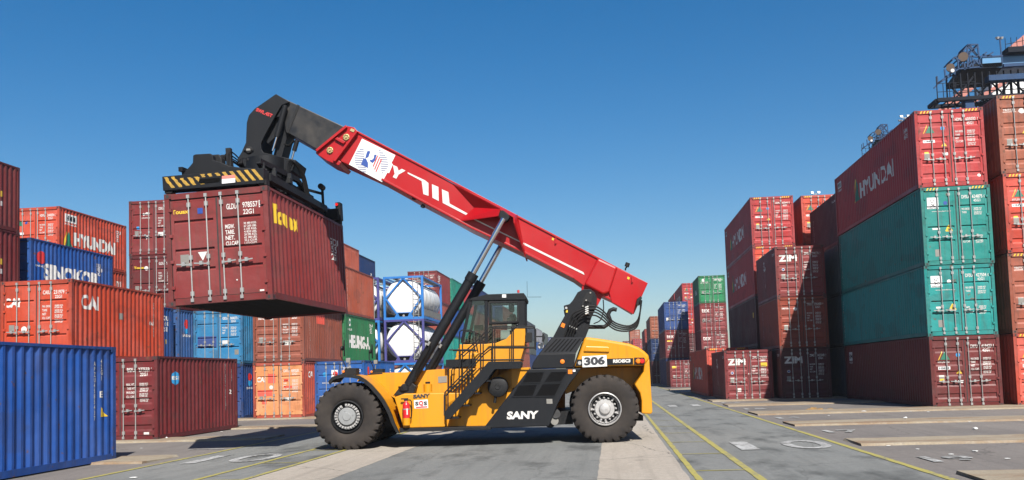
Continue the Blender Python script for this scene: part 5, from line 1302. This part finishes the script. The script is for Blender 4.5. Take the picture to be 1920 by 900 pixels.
# ---------------------------------------------------------------- tank containers
def tank(x, y, z, frame, label, grp='tank containers stacked behind the front wheel'):
    W, L, H = CW, L20, S
    r = thing('tank_container', label, 'tank container', (x, y, z), 0, grp)
    cx, cz, R_ = W/2, H/2+.02, 1.16
    m = MB(); pr = []
    for i in range(9):
        a_ = math.pi/2*i/8; pr.append((R_*math.sin(a_)+.0001, .07+.26*(1-math.cos(a_))))
    pr += [(R_, L/2)]+[(rr, L-h) for rr, h in reversed(pr)]
    m.revolve(pr, (cx, 0, cz), (0, 1, 0), 48); m.build('tank_shell', 'tank', r)
    m = MB()
    for yy in (1.1, 2.4, 3.7, 4.9): m.revolve([(R_+.004, yy), (R_+.02, yy+.01), (R_+.02, yy+.05), (R_+.004, yy+.06)], (cx, 0, cz), (0, 1, 0), 40)
    m.build('shell_band', 'galv', r)
    for yy, s_ in ((0, 1), (L, -1)):
        m = MB(); b = .13; y0, y1 = (0, b) if s_ > 0 else (L-b, L)
        m.box(0, b, y0, y1, 0, H); m.box(W-b, W, y0, y1, 0, H); m.box(b, W-b, y0+.005, y1-.005, 0, .14); m.box(b, W-b, y0+.005, y1-.005, H-.12, H)
        for (xa, za, xb, zb) in ((b, H*.50, W*.5-.0, H-.10), (W-b, H*.50, W*.5, H-.10), (b, H*.50, W*.32, .35), (W-b, H*.50, W*.68, .35)):
            m.beam((xa, (y0+y1)/2, za), (xb, (y0+y1)/2, zb), .09, .09)
        m.prism([(W*.27, y0+.01, .14), (W*.34, y0+.01, .42), (W*.66, y0+.01, .42), (W*.73, y0+.01, .14)], (0, .10, 0))
        m.build('end_frame', frame, r)
    m = MB()
    for xx in (.05, W-.05):
        m.beam((xx, .1, .10), (xx, L-.1, .10), .09, .16); m.beam((xx, .1, H-.06), (xx, L-.1, H-.06), .06, .09)
    m.build('side_rail', frame, r)
    m = MB(); m.prism([(W*.40, -.004, .18), (W*.36, -.004, .38), (W*.64, -.004, .38), (W*.60, -.004, .18)], (0, .012, 0)); m.build('valve_recess', 'mesh', r)
    m = MB(); m.cyl((W/2, .12, .24), (W/2, -.01, .22), .07, n=12); m.build('outlet_valve', 'silver', r)
    m = MB()
    for xx in (W-.62, W-.30): m.beam((xx, -.02, .1), (xx, -.02, H-.08), .03)
    for k in range(9): m.beam((W-.62, -.02, .25+k*.27), (W-.30, -.02, .25+k*.27), .022)
    m.build('ladder', 'galv', r)
    m = MB()
    for xx in (.4, W-.55):
        m.box(xx, xx+.42, .15, L-.15, H-.05, H-.02)
        k = .2
        while k < L-.3: m.box(xx-.05, xx+.47, k, k+.03, H-.075, H-.05); k += .4
    for yy in (2.2, 3.6): m.box(.4, W-.13, yy, yy+.4, H-.045, H-.02)
    m.build('walkway', 'galv', r)
    m = MB(); m.box(W-.06, W-.03, .35, L-.35, .22, .62); m.build('side_panel', 'plate', r)
    k = MB(); put_text(k, 'UN TANK 2210', (.85, .125, H-.62), (.65, 0, 0), (0, 0, .07)); put_text(k, '22T6\nMGW 36000 KG\nTARE 3580 KG', (.95, .118, 1.25), (.5, 0, 0), (0, 0, .3)); put_disc(k, (.42, .20, .72), (.10, 0, 0), (0, 0, .10))
    k.build('lettering', 'markdark', r, fix=False)
    return r
tank(-13.40, 53.35, 2*S, 'frblue', 'white tank container in a bright blue frame, on top of the violet one')
tank(-13.40, 53.35, S, 'frpurple', 'white tank container in a violet frame, under the bright blue one')
tank(-13.40, 53.35, 0, 'frblue', 'lowest tank container, its blue frame top just above the machine chassis')
tank(-16.10, 53.35, 2*S, 'frpurple', 'tank container in a violet frame squeezed behind the brick-orange container')
tank(-16.10, 53.35, S, 'frblue', 'tank container in a dark blue frame squeezed behind the green container')

# ---------------------------------------------------------------- yard cranes over the right-hand stacks
def W_(px, py, Y):
    d = CR*((px-CXP)/FPX)+CU*((CYP-py)/FPX)+CF; return EYE+d*(Y/d.y)
Y0 = 60.
O_ = W_(1757, 188, Y0)
cr = thing('yard_crane', 'large dark blue steel yard crane top with cable reels above the right-hand stacks', 'crane', (O_.x, O_.y, 0), 0, 'gantry cranes above the stacks')
def C(px, py, Y=Y0): return W_(px, py, Y)-Vector((O_.x, O_.y, 0))
zl = C(1757, 188).z; zu = C(1790, 142).z; xr = C(1920, 150).x+6
m = MB()                                                     # lower walkway and girders running to the right
x0 = 0
m.beam(C(1757, 188), Vector((xr, 0, zl)), .28, .22); m.beam(Vector((0, 1.5, zl)), Vector((xr, 1.5, zl)), .28, .22); m.beam(Vector((0, 0, zl)), Vector((0, 1.5, zl)), .2, .2)
for k in range(24): m.beam(Vector((.3+k*.45, 0, zl)), Vector((.3+k*.45, 1.5, zl)), .06)
m.build('lower_walkway', 'cranedk', cr)
m = MB()                                                     # hanging lattice between the decks
x = 1.15; k = 0
while x < xr-.2:
    for y in (.2, 1.4): m.beam((x, y, zl-2.0 if k % 2 == 0 else zl), (x, y, zu+.2), .07)
    if k % 3 == 0:
        m.beam((x, .3, zl), (min(x+1.3, xr), .3, zu), .10)
        m.beam((x+1.3, 1.4, zl), (x, 1.4, zu), .08)
    x += .44; k += 1
for f in (.33, .66): m.beam((1.1, .3, zl+(zu-zl)*f), (xr, .3, zl+(zu-zl)*f), .05)
m.beam((1.2, .3, zl-2), (3.2, .3, zl), .10); m.build('lattice', 'cranedk', cr)
m = MB()                                                     # railings
for z0_, xs in ((zl, (0, 2.5)), ):
    for kx in range(7): m.beam((kx*.38, -.1, z0_), (kx*.38, -.1, z0_+1.05), .035)
    for hh in (.5, 1.05): m.beam((0, -.1, z0_+hh), (2.4, -.1, z0_+hh), .03)
    m.beam((0, -.1, z0_+.1), (0, -.1, z0_+1.5), .05); m.beam((0, -.1, z0_+1.05), (1.3, .2, z0_+1.9), .05)
m.build('railing', 'cranedk', cr)
m = MB()                                                     # dark trolley platform seen from below
pf = [C(1803, 131), C(1880, 130), C(1853, 157, 64.2), C(1775, 160, 64.2)]; zt = pf[0].z
for p_ in pf: p_.z = zt
m.prism(pf, (0, 0, .35))
m.build('trolley_platform', 'cranedk', cr, bevel=.03)
m = MB(); m.hull([C(1842, 126), C(1921, 126), C(1921, 126)+Vector((4, 3, 0)), C(1842, 126)+Vector((0, 3, 0))], [C(1842, 107), C(1920, 103), C(1920, 103)+Vector((4, 3, 0)), C(1842, 107)+Vector((0, 3, 0))]); m.build('machinery_house', plain('pale_blue_steel', (.06,.18,.33), .4, 0, .2, 1), cr)
m = MB(); m.beam(C(1850, 149), C(1930, 145)+Vector((3, 0, 0)), .7, .35); m.beam(C(1880, 124), C(1930, 122)+Vector((3, 0, 0)), .4, .2); m.build('girder', 'crane', cr)
m = MB(); m.beam(C(1884, 98), C(1930, 96)+Vector((3, 0, 0)), 1.0, .35)
for k in range(10): m.beam(C(1886, 97)+Vector((k*.35, 0, 0)), C(1886, 97)+Vector((k*.35, 0, .9)), .03)
m.beam(C(1886, 83), C(1920, 76), .03); m.build('upper_walkway', 'cranedk', cr)
for (x, y, r_) in ((1782, 127, .25), (1806, 107, .29)):
    rl = MB(); c = C(x, y); rl.revolve([(0, -.12), (r_, -.12), (r_, -.08), (r_*.5, -.06), (r_*.5, .06), (r_, .08), (r_, .12), (0, .12)], c, (.35, 1, .1), 28)
    rl.build('cable_reel', plain('reel_brown', (.09,.06,.04)) if x == 1782 else 'reel_brown' if 'reel_brown' in MT else bpy.data.materials['reel_brown'], cr)
m = MB(); c = C(1784, 134); m.cyl(c, c+Vector((0, -.2, 0)), .12, n=12); m.build('flood_lamp', 'lamp', cr)
m = MB()                                                     # frame tower and braces above the platform
T_ = [((1814, 84), (1814, 128)), ((1833, 83.5), (1838, 128)), ((1814, 84), (1833, 83.5)), ((1814, 86), (1832, 104)), ((1817, 100), (1832, 88)), ((1806, 97), (1814, 86)), ((1813, 105), (1836, 107)), ((1815, 128), (1827, 112)), ((1827, 112), (1841, 126)), ((1785, 113), (1790, 107)), ((1790, 107), (1796, 112)), ((1796, 112), (1812, 114)), ((1796, 112), (1797, 130)), ((1808, 112), (1809, 131)), ((1838, 107), (1850, 98)), ((1842, 103), (1860, 105)), ((1850, 106), (1862, 98)), ((1771, 130), (1773, 145)), ((1771, 145), (1800, 128)), ((1800, 129), (1842, 125)), ((1765, 153), (1775, 143)), ((1790, 128), (1790, 140)), ((1823, 104), (1824, 126)), ((1818, 84), (1838, 112)), ((1842, 107), (1920, 103))]
for y_ in (0, 1.4):
    for a_, b_ in T_: m.beam(C(*a_)+Vector((0, y_, 0)), C(*b_)+Vector((0, y_, 0)), .085)
for a_, _ in T_[:14]: m.beam(C(*a_), C(*a_)+Vector((0, 1.4, 0)), .06)
m.build('frame_tower', 'crane', cr)
m = MB(); m.beam(C(1874.5, 72), C(1879.5, 122), .07); m.beam(C(1869, 74), C(1878, 73), .05); m.build('lamp_mast', 'crane', cr)
for x in (1870, 1877.5):
    m = MB(); c = C(x, 70); m.cyl(c, c+Vector((0, 0, -.12)), .14, .08, n=10); m.build('lamp_head', 'lamp', cr)
for x in (2.0, xr-.5):                                       # legs standing behind the stacks
    for y in (.3, 3.1):
        m = MB(); m.beam((x, y, .3), (x, y, zl), .55); m.cyl((x-.5, y, .35), (x-.2, y, .35), .35, n=16); m.build('leg', 'crane', cr)
def copy_tree(o, parent=None):
    c = o.copy(); COL.objects.link(c); c.parent = parent
    for ch in o.children: copy_tree(ch, c)
    return c
c2 = copy_tree(cr); k2 = W_(1632, 260, 80.)
r0 = C(1782, 127); s2 = (80/60.)*.62; c2.scale = (s2, s2, s2)
c2.location = (k2.x-r0.x*s2, 80., k2.z-r0.z*s2)
c2['label'] = 'smaller distant blue crane top peeking over the long side of the red container'
for ch in c2.children:
    if ch.name.startswith('leg'): 
        ch.scale.z = 1
# salmon quay crane boom crossing behind
qc = thing('quay_crane', 'salmon pink boom of a quay crane slanting behind the blue crane', 'crane', (0, 0, 0))
Yq = 150.
def CQ(px, py, Y=Yq): return W_(px, py, Y)
m = MB()
for d in (0, 2.5): m.beam(CQ(1770, 206)+Vector((0, d, 0)), CQ(1925, 70)+Vector((0, d, 0)), .9, 1.2)
m.beam(CQ(1800, 206), CQ(1925, 128), .5, .6)
m.build('boom', 'salmon', qc)
m = MB(); m.box(CQ(1860, 160).x, CQ(1925, 160).x+4, Yq, Yq+6, CQ(1860, 200).z, CQ(1860, 148).z); m.build('machinery_house', 'tank', qc)
m = MB(); x_ = CQ(1900, 160).x
for x in (x_, x_+14): m.beam((x, Yq+3, 0), (x, Yq+3, CQ(1860, 200).z), 1.4)
m.build('leg', 'salmon', qc)
# floodlight masts
for i, (px, py, Y, lab) in enumerate(((1696.5, 220, 95., 'thin floodlight mast just above the roof of the top red container'), (1529, 363, 100., 'thin floodlight mast with white twin lamps above the orange container'))):
    T = W_(px, py, Y); r = thing('light_mast', lab, 'lamp mast', (T.x, T.y, 0), 0, 'floodlight masts')
    m = MB(); m.cyl((0, 0, 0), (0, 0, T.z), .16, .07, n=10); m.build('pole', 'galv', r)
    m = MB(); m.beam((-.36, 0, T.z-.05), (.36, 0, T.z-.05), .06); m.build('crossarm', 'galv', r)
    for sx in (-.34, .34): m = MB(); m.hull([Vector((sx-.12, -.15, T.z)), Vector((sx+.12, -.15, T.z)), Vector((sx+.12, .2, T.z+.1)), Vector((sx-.12, .2, T.z+.1))], [Vector((sx-.14, -.1, T.z+.2)), Vector((sx+.14, -.1, T.z+.2)), Vector((sx+.14, .15, T.z+.28)), Vector((sx-.14, .15, T.z+.28))]); m.build('lamp_head', 'lamp', r)

# ---------------------------------------------------------------- litter on the yard
def G_(px, py):
    d = CR*((px-CXP)/FPX)+CU*((CYP-py)/FPX)+CF; return EYE+d*(-CAMH/d.z)
random.seed(11)
lit = [(1698, 789, .16, 'crumpled white litter on the third slab from the front, right yard'), (1829, 806, .17, 'crumpled white paper ball casting a shadow on the bare asphalt right of the stacks'), (1620, 774.5, .22, 'flat white scrap near the edge of the slab before the maroon container'),
       (1708, 772, .10, 'tiny white scrap directly before the bottom maroon container'), (1818, 792, .12, 'white scrap at the back edge of the slab below the right corner casting'), (1828, 847, .15, 'white and red wrapper on the asphalt near the right edge'),
       (1889, 861, .13, 'small white scrap lowest at the right edge of the yard'), (1554, 780, .12, 'pale scrap between two slabs left of the maroon stack'), (1740, 773, .14, 'white strip of paper before the maroon container doors'), (1892, 766.5, .16, 'orange and white scrap beside the right corner of the maroon container'),
       (311, 824, .20, 'crumpled white plastic at the foot of the left maroon container'), (250, 897, .2, 'white paper scraps on the asphalt by the big blue container'), (265, 841, .1, 'tiny white scrap on the asphalt before the left maroon container'), (415, 810, .14, 'grey-white rubbish beside the far end of the left maroon container'), (1720, 843, .1, 'thin white scrap on the asphalt above the painted number'),
       (1783, 853, .14, 'torn white scrap right of the painted number'), (1666, 837, .12, 'white chip just below the edge of the wide slab')]
for px, py, s, lab in lit:
    g = G_(px, py); s *= .72
    hh = .5 if 'crumpled' in lab else .16
    bm = bmesh.new(); bmesh.ops.create_icosphere(bm, subdivisions=2, radius=s/2)
    for v in bm.verts: v.co = Vector((v.co.x*random.uniform(.7, 1.25), v.co.y*random.uniform(.6, 1.1), v.co.z*hh*random.uniform(.5, 1.3)))
    mn = min(v.co.z for v in bm.verts)
    for v in bm.verts: v.co.z -= mn
    me = bpy.data.meshes.new('litter'); bm.to_mesh(me); bm.free(); me.materials.append(MT['litter'])
    o = link('litter', me); o.location = (g.x, g.y, .052 if 'slab' in lab and 'below' not in lab and 'between' not in lab else .006); o['label'] = lab; o['category'] = 'litter'; o['group'] = 'scraps of litter on the yard'
g = G_(1533, 770); m = MB(); random.seed(4)
for k in range(14):
    x, y = random.uniform(-.5, .45), random.uniform(-.2, .2); s = random.uniform(.05, .14); m.prism([(x, y, 0), (x+s*1.5, y+.02, 0), (x+s, y+s, 0)], (random.uniform(-.03, .03), 0, random.uniform(.04, .12)))
o = m.build('rubble', plain('rusty_rubble', (.26, .15, .05), .9, 0, .5, 9)); o.location = (g.x, g.y, .006); tag(o, 'small heap of rusty brown rubble between the slabs before the shaded container', 'rubble')

# ---------------------------------------------------------------- thin harbour air
hm_ = bpy.data.materials.new('harbour_air'); hm_.use_nodes = True; ht = hm_.node_tree
ht.nodes.remove(ht.nodes['Principled BSDF']); pv = ht.nodes.new('ShaderNodeVolumePrincipled')
pv.inputs['Color'].default_value = (.86, .91, 1, 1); pv.inputs['Density'].default_value = .0003; pv.inputs['Anisotropy'].default_value = .2
ht.links.new(pv.outputs[0], ht.nodes['Material Output'].inputs['Volume'])
m = MB(); m.box(-710, 710, -110, 1110, -1, 62); hz_ = m.build('haze', hm_); hz_['kind'] = 'stuff'
